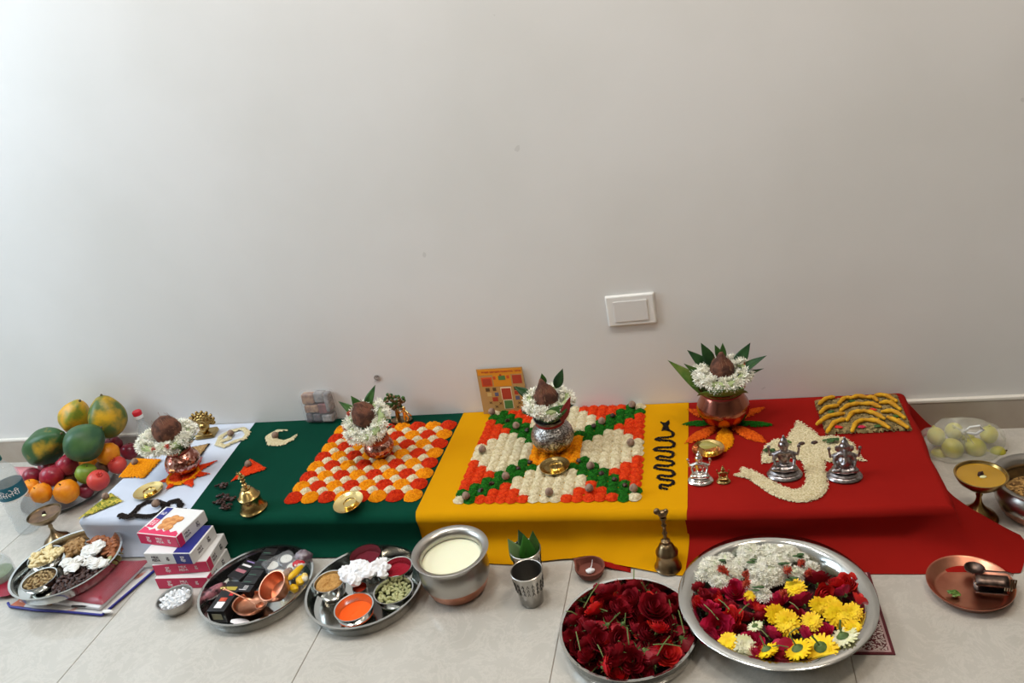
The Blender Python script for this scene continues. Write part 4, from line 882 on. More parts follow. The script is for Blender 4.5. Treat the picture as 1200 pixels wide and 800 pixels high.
heap('mixed_grain', 'brown mixed grain in the pot at the right edge', 'grain', (P.x, P.y, .028), .076, .030, grain('pot_grain', (190, 150, 90), (90, 64, 40), 180), jitter=.1)
# tumblers
def tumbler(px, py, rt, h, label, dec=True):
    P = at(px, py, 0); P.y += .022; t = thing('steel_tumbler', label, 'tumbler', P)
    rb = rt*.74
    G().lathe([(0, .002), (rb-.002, 0), (rb, .002), (rb+(rt-rb)*.95, h*.93), (rt+.001, h*.98), (rt+.0015, h), (rt, h+.001), (rt-.0015, h), (rb+(rt-rb)*.9-.001, h*.9), (rb-.002, .004), (0, .004)], 40).build('body', steel2 if dec else steel, t, sharp=50)
    em = MATS.get('engraving') or mat('engraving', (60, 58, 56), .5, 1)
    for j in range(3):
        g = G()
        for k in range(18):
            a = 2*PI*k/18; z = h*(.52+.13*j); r = rb+(rt-rb)*z/h+.0003; g.tube([(r*math.cos(a-.07), r*math.sin(a-.07), z-.005), (r*1.012*math.cos(a), r*1.012*math.sin(a), z+.003), (r*math.cos(a+.07), r*math.sin(a+.07), z-.005)], .0007, 4)
        g.build('engraved_band', em, t)
    return t, P
tumbler(622, 712, .0345, .086, 'engraved steel tumbler standing in front, empty')
t, P = tumbler(620, 684, .0345, .082, 'steel tumbler holding green betel leaves, behind the empty one')
for k, (a, l) in enumerate([((-.5, -.3, 1), 'pale folded betel leaf at the left in the tumbler'), ((.15, -.1, 1), 'bright betel leaf in the middle of the tumbler'), ((.5, .2, 1), 'dark betel leaf at the right in the tumbler'), ((-.1, .4, 1), 'betel leaf at the back of the tumbler')]):
    a = Vector(a); put_leaf(leaf_mesh(.070, .021, [mat('betel_pale', (110, 140, 90), .4), mat('betel_green', (52, 112, 36), .4), leaf, leaf_d][k], .25, .2), P+Vector((a.x*.018, a.y*.018, .045)), Vector((a.x*.5, a.y*.5, 1)), 1.2+k*.3, l, name='betel_leaf')
# clay lamp
P = at(692, 676, 0); P.y += .01; t = thing('clay_lamp', 'brown clay oil lamp beside the rose plate', 'clay lamp', P, (0, 0, 2.6))
clay = mat('clay', (122, 66, 52), .8, c2=(106, 54, 42), scale=20, bump=.2)
g = G().lathe([(0, .001), (.019, 0), (.028, .006), (.034, .020), (.034, .024), (.0305, .024), (.027, .010), (0, .006)], 36)
g.v = [((x+(.013 if x > .02 and z > .01 else .004)*max(0, (x-.02)/.014)*max(0, 1-abs(y)/.016) if x > .02 else x), y, z) for x, y, z in g.v]; g.build('bowl', clay, t)
tag(G().ball((0, 0, .004), (.010, .008, .005), 10, 7, warp=.4).tube([(0, 0, .006), (.004, .006, .014), (.006, .013, .024)], [.0014, .0011, .0006], 6).build('cotton_wick', MATS['cotton'], loc=P+Vector((0, -.002, .008))), 'white cotton wick lying in the clay lamp', 'wick')
# small bowl of crystals
P = at(205, 701, .03); P.z = 0; bowl('small steel bowl of white crystals in front of the sweet boxes', P, .043, .033, steel2)
cr = mat('crystal_white', (244, 246, 248), .45)
heap('camphor_crystals', 'white camphor crystals filling the small bowl', 'camphor', P+Vector((0, 0, .012)), .037, .014, cr, jitter=.3)
crm = [G().box((0, 0, 0), (.010, .007, .006), taper=.3).mesh('camphor_crystal', cr, False), G().box((0, 0, 0), (.007, .007, .008), taper=.4).mesh('camphor_crystal', cr, False)]
scatter(crm, 'camphor_crystal', 'white crystal lump on top of the small bowl', 'camphor', 'camphor crystals in the small bowl', 38, disc(P, .033, .008), lambda x, y: .028+.004*random.random(), 1.2)

# roses ------------------------------------------------------------------
def rose_mesh(name, m, s, seed, openness=1.0):
    random.seed(seed); g = G()
    for L, (n, rr, h0, lean) in enumerate([(2, .30, 1.0, .0), (3, .48, 1.0, .10), (4, .68, .95, .22), (5, .86, .86, .38), (5, 1.0, .72, .62)]):
        off = random.random()*6
        for k in range(n):
            a0 = off+2*PI*k/n; wd = PI/n*1.35; hh = h0*random.uniform(.9, 1.05)
            def fn(u, v, a0=a0, wd=wd, rr=rr, hh=hh, lean=lean):
                a = a0+(u-.5)*2*wd*(1-.25*v*v); e = 1-(2*u-1)**2
                r = s*rr*(.35+.65*math.sin(min(1, v*1.15)*PI/2))+s*lean*openness*v**3*.7*e+.03*s*math.sin(u*9+k); z = s*1.15*hh*v*(.75+.25*e)-s*.18*lean*v**4
                return (r*math.cos(a), r*math.sin(a), z)
            g.sheet(fn, 4, 4)
    return g.mesh(name, m, True, 80)
def sepal_mesh(s):
    g = G().lathe([(0, -.3*s), (.14*s, -.26*s), (.26*s, -.05*s), (.30*s, .12*s), (0, .1*s)], 10)
    for k in range(5):
        a = 2*PI*k/5; g.tube([(.2*s*math.cos(a), .2*s*math.sin(a), 0), (.55*s*math.cos(a), .55*s*math.sin(a), .05*s), (.85*s*math.cos(a), .85*s*math.sin(a), -.15*s)], [.10*s, .08*s, .015*s], 4, flat=.4)
    return g.mesh('sepals', sepalm)
S = .0185
RM = {'d': [rose_mesh('bloom', rosem, S, k, .25+.15*k) for k in range(4)], 'p': [rose_mesh('bloom', rosep, S, 10+k, .4+.2*k) for k in range(3)], 'v': [rose_mesh('bloom', rosev, S, 20+k, .8) for k in range(2)]}
SEP = sepal_mesh(S)
STM = [G().tube([(0, 0, -.004), (.002*k, .001, -.02), (.006*k, .003*k, -.034-.006*k)], .0011, 5).mesh('stem', stemm) for k in range(3)]
def rose(P, kind, tilt, label, group, sc=1.0, stem=.6):
    t = thing('rose', label, 'rose', P, tilt, group); t.scale = (sc,)*3
    put('bloom', random.choice(RM[kind]), t, (0, 0, 0)); put('sepals', SEP, t)
    if random.random() < stem: put('stem', random.choice(STM), t)
    return t
random.seed(11)
RP = (-.218, -.746)
steel_plate('round steel plate heaped with dark red roses', RP[0], RP[1], .137, .038, base=.95)
sites = []
def pile_sites(c, R, dist, n):
    L = []; tr_ = 0
    while len(L) < n and tr_ < 20000:
        tr_ += 1; a = random.random()*6.3; d = R*math.sqrt(random.random()); p = (c[0]+d*math.cos(a), c[1]+d*math.sin(a))
        if all((p[0]-q[0])**2+(p[1]-q[1])**2 > dist*dist for q in L): L.append(p)
    return L
for lay, (R, dist, n, z) in enumerate([(.110, .027, 38, .022), (.110, .024, 48, .040), (.085, .030, 18, .056)]):
    for (x, y) in pile_sites(RP, R, dist, n):
        d = math.hypot(x-RP[0], y-RP[1])/.12; tl = random.choice([(random.uniform(-.2, .9), random.uniform(-.6, .6)), (random.uniform(-.2, 1.0), random.uniform(-.7, .7)), (random.uniform(.2, 1.1), random.uniform(-.6, .6)), (random.uniform(.6, 1.6), random.uniform(-1, 1)), (random.uniform(2.2, 3.0), random.uniform(-.6, .6))] if lay else [(random.uniform(-.6, .6), random.uniform(-.6, .6))])
        rose(Vector((x, y, z-.010*d*d)), 'd' if random.random() < .93 else 'v', (tl[0], tl[1], random.random()*6), ['dark red rose at the bottom of the heaped rose plate', 'dark red rose heaped on the rose plate', 'dark red rose on top of the heaped rose plate'][lay], ['bottom roses in the rose plate', 'roses in the rose plate', 'top roses on the rose plate'][lay], random.uniform(1.0, 1.2), .65 if d < .8 and lay else 0)
P = at(765, 716, .075); rose(P, 'd', (.35, 0, 1), 'largest fully open dark rose in the middle right of the rose plate', None, 1.5)
P = at(770, 740, .065); rose(P, 'v', (.5, .3, 2), 'brighter scarlet rose below the large open rose', None, 1.0)
for k, (a, b) in enumerate([((702, 683), (684, 712)), ((743, 667), (743, 692)), ((663, 716), (676, 720)), ((675, 740), (680, 762)), ((712, 716), (690, 712)), ((735, 735), (737, 755)), ((785, 745), (770, 768)), ((765, 755), (798, 757)), ((795, 715), (802, 742)), ((700, 755), (707, 770))]):
    p, q = at(*a, .072), at(*b, .062); tag(G().tube([p-p, (q-p)*.5+Vector((0, 0, .004)), q-p], [.0012, .0013, .001], 5).build('loose_stem', stemm, loc=p), 'thin pale rose stem lying loose on the rose heap', 'stem', 'loose stems on the rose heap')
# wide flower plate
FP = (.069, -.679)
t = thing('wide_steel_plate', 'very wide steel plate full of mixed flowers, in front of red cloth', 'plate', (FP[0], FP[1], .004))
G().lathe([(0, .0005), (.125, 0), (.135, .003), (.152, .026), (.164, .050), (.172, .0555), (.186, .056), (.187, .0545), (.188, .056), (.186, .0578), (.171, .0573), (.160, .052), (.148, .028), (.130, .006), (0, .0032)], 72).build('dish', steel, t, sharp=50)
random.seed(5)
heap('petal_bed', 'bed of crushed dark petals under the mixed flowers', 'petals', (FP[0], FP[1]-.008, .008), .125, .028, mat('petal_bed', (80, 14, 26), .8, c2=(50, 30, 20), scale=50), jitter=.2)
Z = .050
for (x, y, k, sc, tl) in [(345, 340, 'd', 1.15, .2), (160, 330, 'd', .9, .9), (190, 370, 'd', .9, .5), (335, 480, 'v', 1.2, .3), (255, 510, 'p', 1.4, .7), (210, 430, 'd', 1.0, .4), (280, 380, 'd', .9, 1.2), (455, 440, 'd', .9, .7), (420, 395, 'p', .8, .3), (560, 400, 'p', 1.1, .4), (680, 400, 'p', 1.2, .9), (750, 295, 'd', 1.3, .8), (765, 350, 'v', 1.1, 1.0), (850, 310, 'd', .9, .2), (905, 300, 'd', 1.0, .5), (885, 350, 'd', .9, 1.1), (960, 400, 'v', 1.0, 1.0), (520, 560, 'p', 1.0, .9), (430, 590, 'p', 1.0, .3), (590, 640, 'p', 1.2, 1.5), (680, 555, 'p', 1.0, .9), (790, 545, 'p', .9, .3), (440, 650, 'p', 1.0, .6), (560, 675, 'd', .9, .6), (160, 400, 'd', .8, .2), (390, 480, 'd', .9, .4), (480, 480, 'd', .9, 1), (640, 460, 'd', .9, .5), (220, 560, 'd', .9, .6), (920, 430, 'd', .8, .6), (310, 420, 'd', .9, .4), (700, 480, 'd', .8, .5), (360, 540, 'd', .9, .7), (250, 350, 'd', .8, .7)]:
    P = at(780+x/4.211, 610+y/4.211, Z); lab = {'d': 'dark red rose among the mixed flowers of the wide plate', 'v': 'scarlet red rose among the mixed flowers of the wide plate', 'p': 'magenta-pink rose among the mixed flowers of the wide plate'}[k]
    if k == 'd' and random.random() < .35: k = 'p' if random.random() < .6 else 'v'; lab = {'v': 'scarlet red rose among the mixed flowers of the wide plate', 'p': 'magenta-pink rose among the mixed flowers of the wide plate'}[k]
    rose(P+Vector((0, 0, -.009)), k, (tl, random.uniform(-.4, .4), random.random()*6), lab, {'d': 'dark roses in the wide plate', 'v': 'scarlet roses in the wide plate', 'p': 'pink roses in the wide plate'}[k], sc, 0)
def mum_mesh(m, R, seed):
    random.seed(seed); g = G(); g.ball((0, 0, .1*R), (.3*R, .3*R, .22*R), 10, 6)
    for L, (n, rr, el) in enumerate([(20, 1.0, .05), (19, .90, .28), (17, .76, .55), (13, .58, .85), (9, .38, 1.15)]):
        for k in range(n):
            a = 2*PI*(k+.5*(L % 2))/n+random.uniform(-.08, .08); d = Vector((math.cos(a), math.sin(a), 0)); s = Vector((-math.sin(a), math.cos(a), 0))*R*.13; up = Vector((0, 0, 1)); r1 = rr*R*random.uniform(.88, 1.08)
            p0 = d*R*.12; p1 = d*r1*.6*math.cos(el)+up*(r1*.6*math.sin(el)+R*.10); p2 = d*r1*math.cos(el*.8)+up*(r1*math.sin(el*.8)+R*.06)
            g.add([p0-s*.5, p0+s*.5, p1+s, p1-s, p2+s*.45, p2-s*.45, (p1+up*-.04*R)], [(0, 1, 2, 3), (3, 2, 4, 5)])
    return g.mesh('petals', m, False)
MM = {'y': [mum_mesh(mumy, .0215, k) for k in range(3)], 'w': [mum_mesh(mumw, .0215, 30+k) for k in range(2)]}
CAL = G().lathe([(0, -.004), (.003, -.004), (.005, -.002), (.0085, .001), (0, .002)], 12).tube([(0, 0, -.003), (.002, 0, -.012), (.006, 0, -.02)], .0013, 6).mesh('calyx', sepalm)
for (x, y, k, sc, back, l) in [(640, 320, 'y', 1.05, 0, 'yellow chrysanthemum at the edge of the jasmine'), (415, 360, 'y', .6, 0, 'small yellow chrysanthemum between the red rose and jasmine'), (540, 450, 'y', 1.05, 0, 'yellow chrysanthemum behind the fullest central one'), (603, 490, 'y', 1.25, 0, 'fullest yellow chrysanthemum in the centre of the wide plate'),
    (315, 595, 'y', 1.1, 0, 'yellow chrysanthemum at the front left rim of the wide plate'), (495, 630, 'y', 1.15, 1, 'upturned yellow chrysanthemum showing its stem, front middle'), (648, 625, 'y', 1.3, 1, 'upturned yellow chrysanthemum second from left in front row'), (762, 620, 'y', 1.4, 1, 'upturned yellow chrysanthemum at the front right with curled stem'),
    (722, 485, 'y', 1.0, 0, 'yellow chrysanthemum right of the centre facing sideways'), (752, 405, 'y', .85, 0, 'yellow chrysanthemum under the big dark rose'), (818, 395, 'y', .8, 0, 'small yellow chrysanthemum at the back right'), (845, 450, 'y', 1.3, 0, 'broad yellow chrysanthemum right of centre'), (920, 440, 'y', 1.0, 0, 'yellow chrysanthemum near the right rim'),
    (930, 520, 'y', .9, 0, 'yellow chrysanthemum touching the right rim'), (835, 628, 'y', .8, 0, 'dull yellow chrysanthemum at the front right rim'), (440, 515, 'w', .75, 1, 'small white chrysanthemum left of the centre'), (388, 605, 'w', 1.1, 0, 'cream chrysanthemum beside the front left yellow one'), (872, 565, 'w', 1.4, 1, 'large white chrysanthemum turned over near the right rim'),
    (325, 435, 'y', .4, 0, 'tiny yellow flower left of centre on the roses')]:
    P = at(780+x/4.211, 610+y/4.211, Z+.012); t = thing('chrysanthemum', l, 'chrysanthemum', P+Vector((0, 0, .0 if back else -.008)), (PI-.35 if back else random.uniform(.2, .8), random.uniform(-.4, .4), random.random()*6 if back else random.uniform(-.5, .5)))
    t.scale = (sc,)*3; put('petals', random.choice(MM[k]), t); put('calyx', CAL, t)
# jasmine strings heaped
t = thing('jasmine_string', 'coiled string of white jasmine at the back of the wide plate', 'garland', (0, 0, 0)); g = G()
BL = [(837, 669, 18), (858, 672, 13), (880, 650, 15), (903, 650, 14), (924, 650, 12), (899, 673, 21), (894, 698, 9), (851, 655, 8), (934, 673, 9), (951, 666, 8), (868, 661, 9), (845, 681, 12), (940, 655, 7), (913, 661, 12), (822, 676, 8), (884, 689, 9)]
for (x, y, r) in BL:
    c = at(x, y, Z+.002); rm = r*.00175
    for k in range(int(r*r*.75)):
        d = Vector([random.gauss(0, 1) for _ in range(3)]).normalized(); d.z = abs(d.z)
        blossom(g, c+Vector((d.x*rm, d.y*rm, d.z*rm*.75)), d+Vector([random.uniform(-.4, .4) for _ in range(3)]), random.uniform(.005, .0075))
g.build('blossoms', [jas, jas], t, smooth=False)['kind'] = 'stuff'
gc = G()
for (x, y, r) in BL: c = at(x, y, Z); gc.ball(c, (r*.00155, r*.00155, r*.0012), 10, 6)
gc.build('string_core', mat('jasmine_shade', (214, 220, 190), .8), t)
for (x, y) in [(850, 669), (874, 673), (875, 684), (923, 668), (939, 659), (846, 666), (918, 694), (947, 670)]:
    gg = G()
    for k in range(12): blossom(gg, Vector([random.uniform(-.005, .005) for _ in range(3)]), Vector([random.uniform(-1, 1), random.uniform(-1, 1), 1]), .0065)
    gg.build('orange_flower', [orangef, orangef], t, smooth=False, loc=at(x, y, Z+.024))
for (x, y) in [(844, 660), (880, 660), (918, 662), (935, 652), (888, 690), (928, 681)]:
    gg = G()
    for k in range(5): a = random.random()*6.3; gg.ball((.006*math.cos(a), .004*math.sin(a), .002*k), (.008, .003, .0015), 7, 4)
    gg.build('leaf_bits', leaf, t, loc=at(x, y, Z+.020))
for k, (a, b) in enumerate([((825, 708), (842, 726)), ((842, 702), (855, 714)), ((878, 707), (866, 719)), ((886, 734), (900, 746)), ((905, 757), (924, 758)), ((925, 705), (936, 714)), ((938, 735), (925, 742))]):
    p, q = at(*a, Z+.022), at(*b, Z+.018); tag(G().tube([p-p, (q-p)*.5+Vector((0, 0, .003)), q-p], .0011, 5).build('loose_stem', stemm, loc=p), 'thin stem lying loose on the mixed flowers', 'stem', 'loose stems on the mixed flowers')
# printed booklet under the plate
A, B_ = at(1019, 671, 0), at(1050, 769, 0); P = Vector(((A.x+B_.x)/2-.10, (A.y+B_.y)/2, 0)); ang = math.atan2(B_.y-A.y, B_.x-A.x)+PI/2
t = thing('printed_booklet', 'maroon booklet with patterned cover under the wide flower plate', 'booklet', P, (0, 0, ang)); hl = (A-B_).length/2
mar = mat('booklet_maroon', (92, 16, 30), .5)
bevel(G().box((0, 0, .0016), (.20, hl*2, .003)).build('cover', mar, t), .0006)
patm = mat('booklet_pattern', (206, 190, 186), .6, c2=(92, 20, 34), scale=420, tex='voronoi', lo=.45, hi=.5)
G().box((0, 0, .0033), (.180, hl*2-.018, .0004)).build('patterned_panel', patm, t)
G().box((0, 0, .0032), (.188, hl*2-.010, .0003)).build('border_line', mat('booklet_line', (190, 160, 160), .6), t)

# incense plate ----------------------------------------------------------
random.seed(3)
steel_plate('round steel plate with incense packs and copper bowls', -1.119, -.632, .137, .034)
def packbox(label, p0, p1, w_, h, z, m, name='incense_box', tilt=0):
    a, b = at(*p0, z+h), at(*p1, z+h); d = b-a; t = thing(name, label, 'box', ((a.x+b.x)/2, (a.y+b.y)/2, z), (tilt, 0, math.atan2(d.y, d.x)))
    bevel(G().box((0, 0, h/2), (Vector((d.x, d.y)).length, w_, h)).build('carton', m, t), .0012); return t, Vector((d.x, d.y)).length
t, L = packbox('black square incense box at the front of the incense plate', (252, 716), (277, 681), .046, .034, ZB, black_p)
G().box((-L*.30, 0, .0345), (.020, .020, .0006)).build('white_sticker', ink_w, t); G().box((-L*.12, .0, .0345), (.012, .018, .0006)).build('orange_print', orangef, t)
G().box((-L/2-.0003, .0, .017), (.0006, .026, .016)).build('end_print', mat('grey_print', (150, 146, 120), .5), t); G().box((L*.25, 0, .0345), (.012, .03, .0006)).build('gold_print', mat('gold_print', (176, 156, 60), .5), t)
G().box((L*.06, -.012, .0345), (.010, .010, .0006)).build('red_print', rosev, t)
t, L = packbox('flat black incense pack leaning behind the front box', (273, 677), (297, 656), .044, .022, ZB, black_p)
G().box((-.008, 0, .0225), (.010, .032, .0005)).build('pink_print', mat('pink_print', (176, 110, 120), .5), t); G().box((.012, 0, .0225), (.006, .03, .0005)).build('white_print', ink_w, t)
G().box((.026, 0, .0225), (.004, .026, .0005)).build('violet_print', mat('violet_print', (140, 120, 170), .5), t)
a0, b0 = at(282, 690, .05), at(320, 640, .05); t = thing('incense_pack', 'long black pack of six incense cartons across the plate', 'incense pack', ((a0.x+b0.x)/2, (a0.y+b0.y)/2, .024), (0, -.06, math.atan2(b0.y-a0.y, b0.x-a0.x))); L = math.hypot(b0.x-a0.x, b0.y-a0.y)*.95
inkg = mat('ink_green', (80, 120, 100), .5)
for k in range(6):
    x = -L/2+L/6*(k+.5); o = bevel(G().box((x, 0, .010+.001*(k % 2)), (L/6-.0012, .038, .020)).build('carton', black_p, t), .001)
    G().box((x-L/24, .004, .0205+.001*(k % 2)), (.0016, .020, .0006)).build('print_line', inkg if k else ink_w, o)
lettering('||||', .012, ink_w, t, (-L/2+.012, -.002, .0215), (0, 0, PI/2), 'print_mark')
# tealight pack
P = at(327, 655, .055); t = thing('tealight_pack', 'clear plastic pack of silver tealights on the incense plate', 'tealight pack', (P.x, P.y, .018), (.15, .1, .9))
tin = mat('tin', (200, 200, 204), .25, 1); wax = mat('wax', (224, 224, 216), .5)
for i in (-1, 1):
    for j in (-1, 1):
        G().lathe([(0, 0), (.0165, 0), (.0175, .002), (.0175, .015), (.0165, .015), (.0165, .011), (0, .011)], 22).build('tealight', tin, t, loc=(i*.0185, j*.0185, .002))
        G().lathe([(0, .0145), (.0145, .0145), (.0145, .012)], 18).tube([(0, 0, .014), (.001, 0, .019)], .0008, 5).build('wax_disc', wax, t, loc=(i*.0185, j*.0185, .002))
bevel(G().box((0, 0, .012), (.080, .080, .026)).build('clear_wrap', film, t), .008, 3)
# copper bowls and spoon
P = at(292, 706, .030); b = bowl('shallow wide copper dish in the incense plate', (P.x, P.y, .012), .040, .018, copper, 'copper_dish', tilt=(-.1, .1, 0))
P = at(318, 688, .066); b = bowl('deep copper cup tilted on the copper dish', (P.x+.004, P.y+.022, .034), .036, .034, copper, 'copper_cup', tilt=(.42, -.25, 0))
p, q = at(263, 690, .058), at(305, 710, .046); t = thing('copper_spoon', 'small copper ritual spoon with round bowl on the dish', 'spoon', p)
G().tube([(q-p)*0, (q-p)*.4+Vector((0, 0, .002)), (q-p)*.88], [.0022, .0016, .0018], 8).ball((0, 0, 0), (.006, .005, .003), 10, 6).build('handle', copper, t)
G().lathe([(0, 0), (.006, .0005), (.0105, .006), (.011, .010), (.0098, .010), (.006, .003), (0, .002)], 20).build('spoon_bowl', copper, t, loc=(q-p)+Vector((0, 0, -.006)))
G().ball((0, 0, 0), (.009, .006, .004), 8, 6, warp=.3).build('knotted_end', brass, t, loc=(-.004, .002, .001))
yl = mat('yellow_wrap', (236, 190, 24), .35); rd = mat('red_wrap', (180, 22, 40), .35); pk_ = mat('grey_wrap', (150, 140, 146), .3, c2=(90, 70, 80), scale=60)
def lump(name, label, cat, px, py, z, r, m, rot=0, seed=0):
    return tag(G().ball((0, 0, 0), r, 12, 8, warp=.25, seed=seed, ws=1.4).build(name, m, loc=at(px, py, z), rot=(0, .2, rot)), label, cat)
lump('yellow_stick', 'upright yellow wrapped roll near the right of the incense plate', 'packet', 346, 671, .045, (.008, .026, .008), yl, -.3)
lump('wrapped_sweet', 'yellow wrapped sweet at the right rim of the incense plate', 'sweet', 352, 680, .038, (.011, .015, .009), yl, .3, 2)
lump('wrapped_sweet', 'yellow wrapped sweet with white end, topmost right', 'sweet', 357, 676, .042, (.008, .014, .007), mat('yellow_white_wrap', (240, 200, 40), .4, c2=(240, 236, 220), scale=40), .5, 3)
lump('wrapped_sweet', 'yellow wrapped sweet lowest at the right rim', 'sweet', 344, 689, .028, (.011, .014, .009), yl, .9, 4)
lump('red_packet', 'red and white packet behind the yellow roll', 'packet', 350, 661, .044, (.016, .012, .009), mat('red_white_wrap', (190, 26, 44), .4, c2=(226, 220, 220), scale=50, lo=.5, hi=.55), .3, 5)
lump('grey_packet', 'crumpled grey plastic packet at the back right rim of the incense plate', 'packet', 356, 652, .038, (.022, .018, .016), pk_, .3, 6)
lump('brown_packet', 'brown crumpled wrapper below the tealight pack', 'packet', 338, 672, .025, (.014, .018, .012), mat('brown_wrap', (130, 88, 52), .5), .3, 7)
lump('paper_scrap', 'white paper scrap at the front of the incense plate', 'paper', 281, 728, .010, (.022, .009, .003), ink_w, .2, 8)
lump('patterned_packet', 'pink and dark patterned packet at the left rim of the incense plate', 'packet', 250, 693, .020, (.014, .034, .012), mat('pink_dark_wrap', (60, 40, 46), .4, c2=(176, 110, 120), scale=70), -.5, 9)

# sweet boxes -----------------------------------------------------------
def sweetbox(label, fl, fr, z, h, dep, mfront, mside, topart=None, bluepart=False):
    a, b = at(*fl, z+h), at(*fr, z+h); d = Vector((b.x-a.x, b.y-a.y)); L = d.length
    t = thing('sweet_box', label, 'sweet box', (a.x, a.y, z), (0, 0, math.atan2(d.y, d.x)))
    bevel(G().box((L/2, dep/2, h/2), (L, dep, h-.0006)).build('carton', mside, t, smooth=False), .0012, 2)
    e = .0004
    G().box((L/2, -e, h/2), (L-.002, .0008, h-.003)).build('front_flap', mfront, t)
    G().box((L+e, dep*.5, h/2), (.0008, dep-.004, h-.003)).build('side_panel', paper_w, t)
    fi = ink_w if mfront is paper_p else ink_k
    s = h*.26
    for k, (tx, x) in enumerate([('दूध\nपेड़ा', .26), ('MILK\nPEDA', .54), ('दूध\nपेड़ा', .78)]):
        if bluepart: x = [.80, .22, .48][k]
        lettering(tx, s*(1.1 if k < 2 else .7), fi if not (bluepart and k == 0) else ink_w, t, (L*x, -.0010 if not bluepart else -.0018, h*.5), (PI/2, 0, 0))
    for k, (tx, y) in enumerate([('MILK\nPEDA', .32), ('दूध\nपेड़ा', .68)]):
        lettering(tx, s, ink_k, t, (L+.0010, dep*y, h*.5), (PI/2, 0, PI/2))
    if bluepart:
        G().box((L*.80, -.0009, h/2), (L*.34, .0012, h-.003)).build('blue_panel', paper_b, t)
        G().box((L*.80, dep*.5, h+.0001), (L*.34, dep-.004, .0008)).build('blue_top_panel', paper_b, t)
    if mfront is paper_p:
        for k in range(4): G().box((L-.004-.0005*k, -.0005, h*(.15+.23*k)), (.008, .0012, h*.2)).build('flap_corner', paper_p, t)
        G().box((L+.0006, .010, h/2), (.0012, .018, h-.002)).build('side_flap', paper_p, t)
    return t, L
HB = .034; DP = .108
sweetbox('bottom pink sweet box of the stack, partly behind the crystal bowl', (181, 677.5), (242, 676), 0, HB, DP, paper_p, paper_w)
sweetbox('pink sweet box second from the bottom of the stack', (177.7, 662), (241.5, 657), HB, HB, DP, paper_p, paper_w)
sweetbox('white sweet box with blue panel, third from the bottom', (168, 648), (223, 648), HB*2, HB, DP, paper_w, paper_w, bluepart=True)
t, L = sweetbox('topmost sweet box showing printed sweets and pink front', (160, 624), (206, 629), HB*3, HB, DP, paper_p, paper_w)
zt = HB+.0001
z = zt
pts = [(0.002, .002), (L-.002, .002), (L-.006, .014)]+[(L*(.95-.09*k), .014+.008*(k % 2)) for k in range(10)]+[(.004, .026)]
G().prism(pts, zt-.0008, zt+.0003).build('pink_top_flap', paper_p, t, smooth=False)
G().prism([(.008, .026), (.030, .024), (.030, .055), (.008, .060)], zt, zt+.0005).build('pink_print', paper_p, t, smooth=False); G().prism([(.008, .061), (.030, .056), (.030, DP-.004), (.008, DP-.004)], zt, zt+.0005).build('blue_print', paper_b, t, smooth=False)
lettering('MILK\nPEDA', .009, ink_w, t, (.019, .043, zt+.0006), (0, 0, PI/2)); lettering('दूध\nपेड़ा', .009, ink_w, t, (.019, .080, zt+.0006), (0, 0, PI/2))
for k, (x, y, r) in enumerate([(.055, .035, .014), (.072, .048, .015), (.052, .055, .014), (.078, .030, .012), (.066, .066, .013), (.085, .064, .011)]):
    G().lathe([(0, .0010+.0002*k), (r*.9, .0008+.0002*k), (r, 0)], 20).build('sweet_picture', peda, t, loc=(min(x, L-.016), y, zt))

# dry fruit plate and stack below ----------------------------------------
def quad_slab(px, z0, z1):
    return [(p.x, p.y) for p in (at(x, y, z1) for x, y in px)]
zip_w = clearfilm('zip_bag_film', (226, 224, 232), .35); blue_t = mat('blue_trim', (36, 36, 136), .5)
Q = quad_slab([(12, 711), (120, 721), (182, 668), (92, 660)], 0, .004)
t = thing('zip_bag', 'flat clear zip bag with blue piping at the bottom of the left stack', 'bag', (0, 0, 0))
bevel(G().prism(Q, .001, .010).build('bag_body', [mat('bag_contents', (206, 202, 200), .5, c2=(190, 96, 60), scale=9, lo=.56, hi=.6)], t, smooth=False), .003)
QQ = [Vector((*p, .006)) for p in Q]; G().tube([QQ[0]+Vector((-.012, .008, .004)), QQ[0], QQ[0].lerp(QQ[1], .3)+Vector((0, -.004, 0)), QQ[0].lerp(QQ[1], .65), QQ[1], QQ[1].lerp(QQ[2], .4), QQ[1].lerp(QQ[2], .8), QQ[2]], .0033, 8).build('blue_piping', blue_t, t)
G().ball(QQ[1]+Vector((.014, .006, .006)), (.016, .006, .004), 10, 6).build('zip_pull', white_p, t)
Q = quad_slab([(26, 700), (116, 712), (168, 662), (80, 640)], 0, .022)
t = thing('cloth_package', 'white wrapped cloth package under the maroon silk', 'package', (0, 0, 0)); bevel(G().prism(Q, .0115, .022).build('package_body', mat('package_white', (214, 212, 214), .5), t, smooth=False), .003)
c = Vector((*Q[0], .017)).lerp(Vector((*Q[1], .017)), .35); G().box((0, 0, 0), (.014, .004, .012)).build('brown_tape', mat('tape_brown', (150, 110, 80), .5), t, loc=c, rot=(0, 0, .05))
c = Vector((*Q[0], .0195)).lerp(Vector((*Q[1], .0195)), .78); G().box((0, 0, 0), (.06, .003, .004)).build('dark_slot', black_p, t, loc=c, rot=(0, 0, .02))
Q = quad_slab([(10, 690), (118, 704), (173, 652), (150, 640), (60, 655)], 0, .036)
t = thing('folded_sari', 'folded maroon silk cloth in clear plastic under the dry fruit plate', 'cloth', (0, 0, 0)); 
a_, b_2, c_, d_ = Q[0], Q[1], Q[2], Q[4]
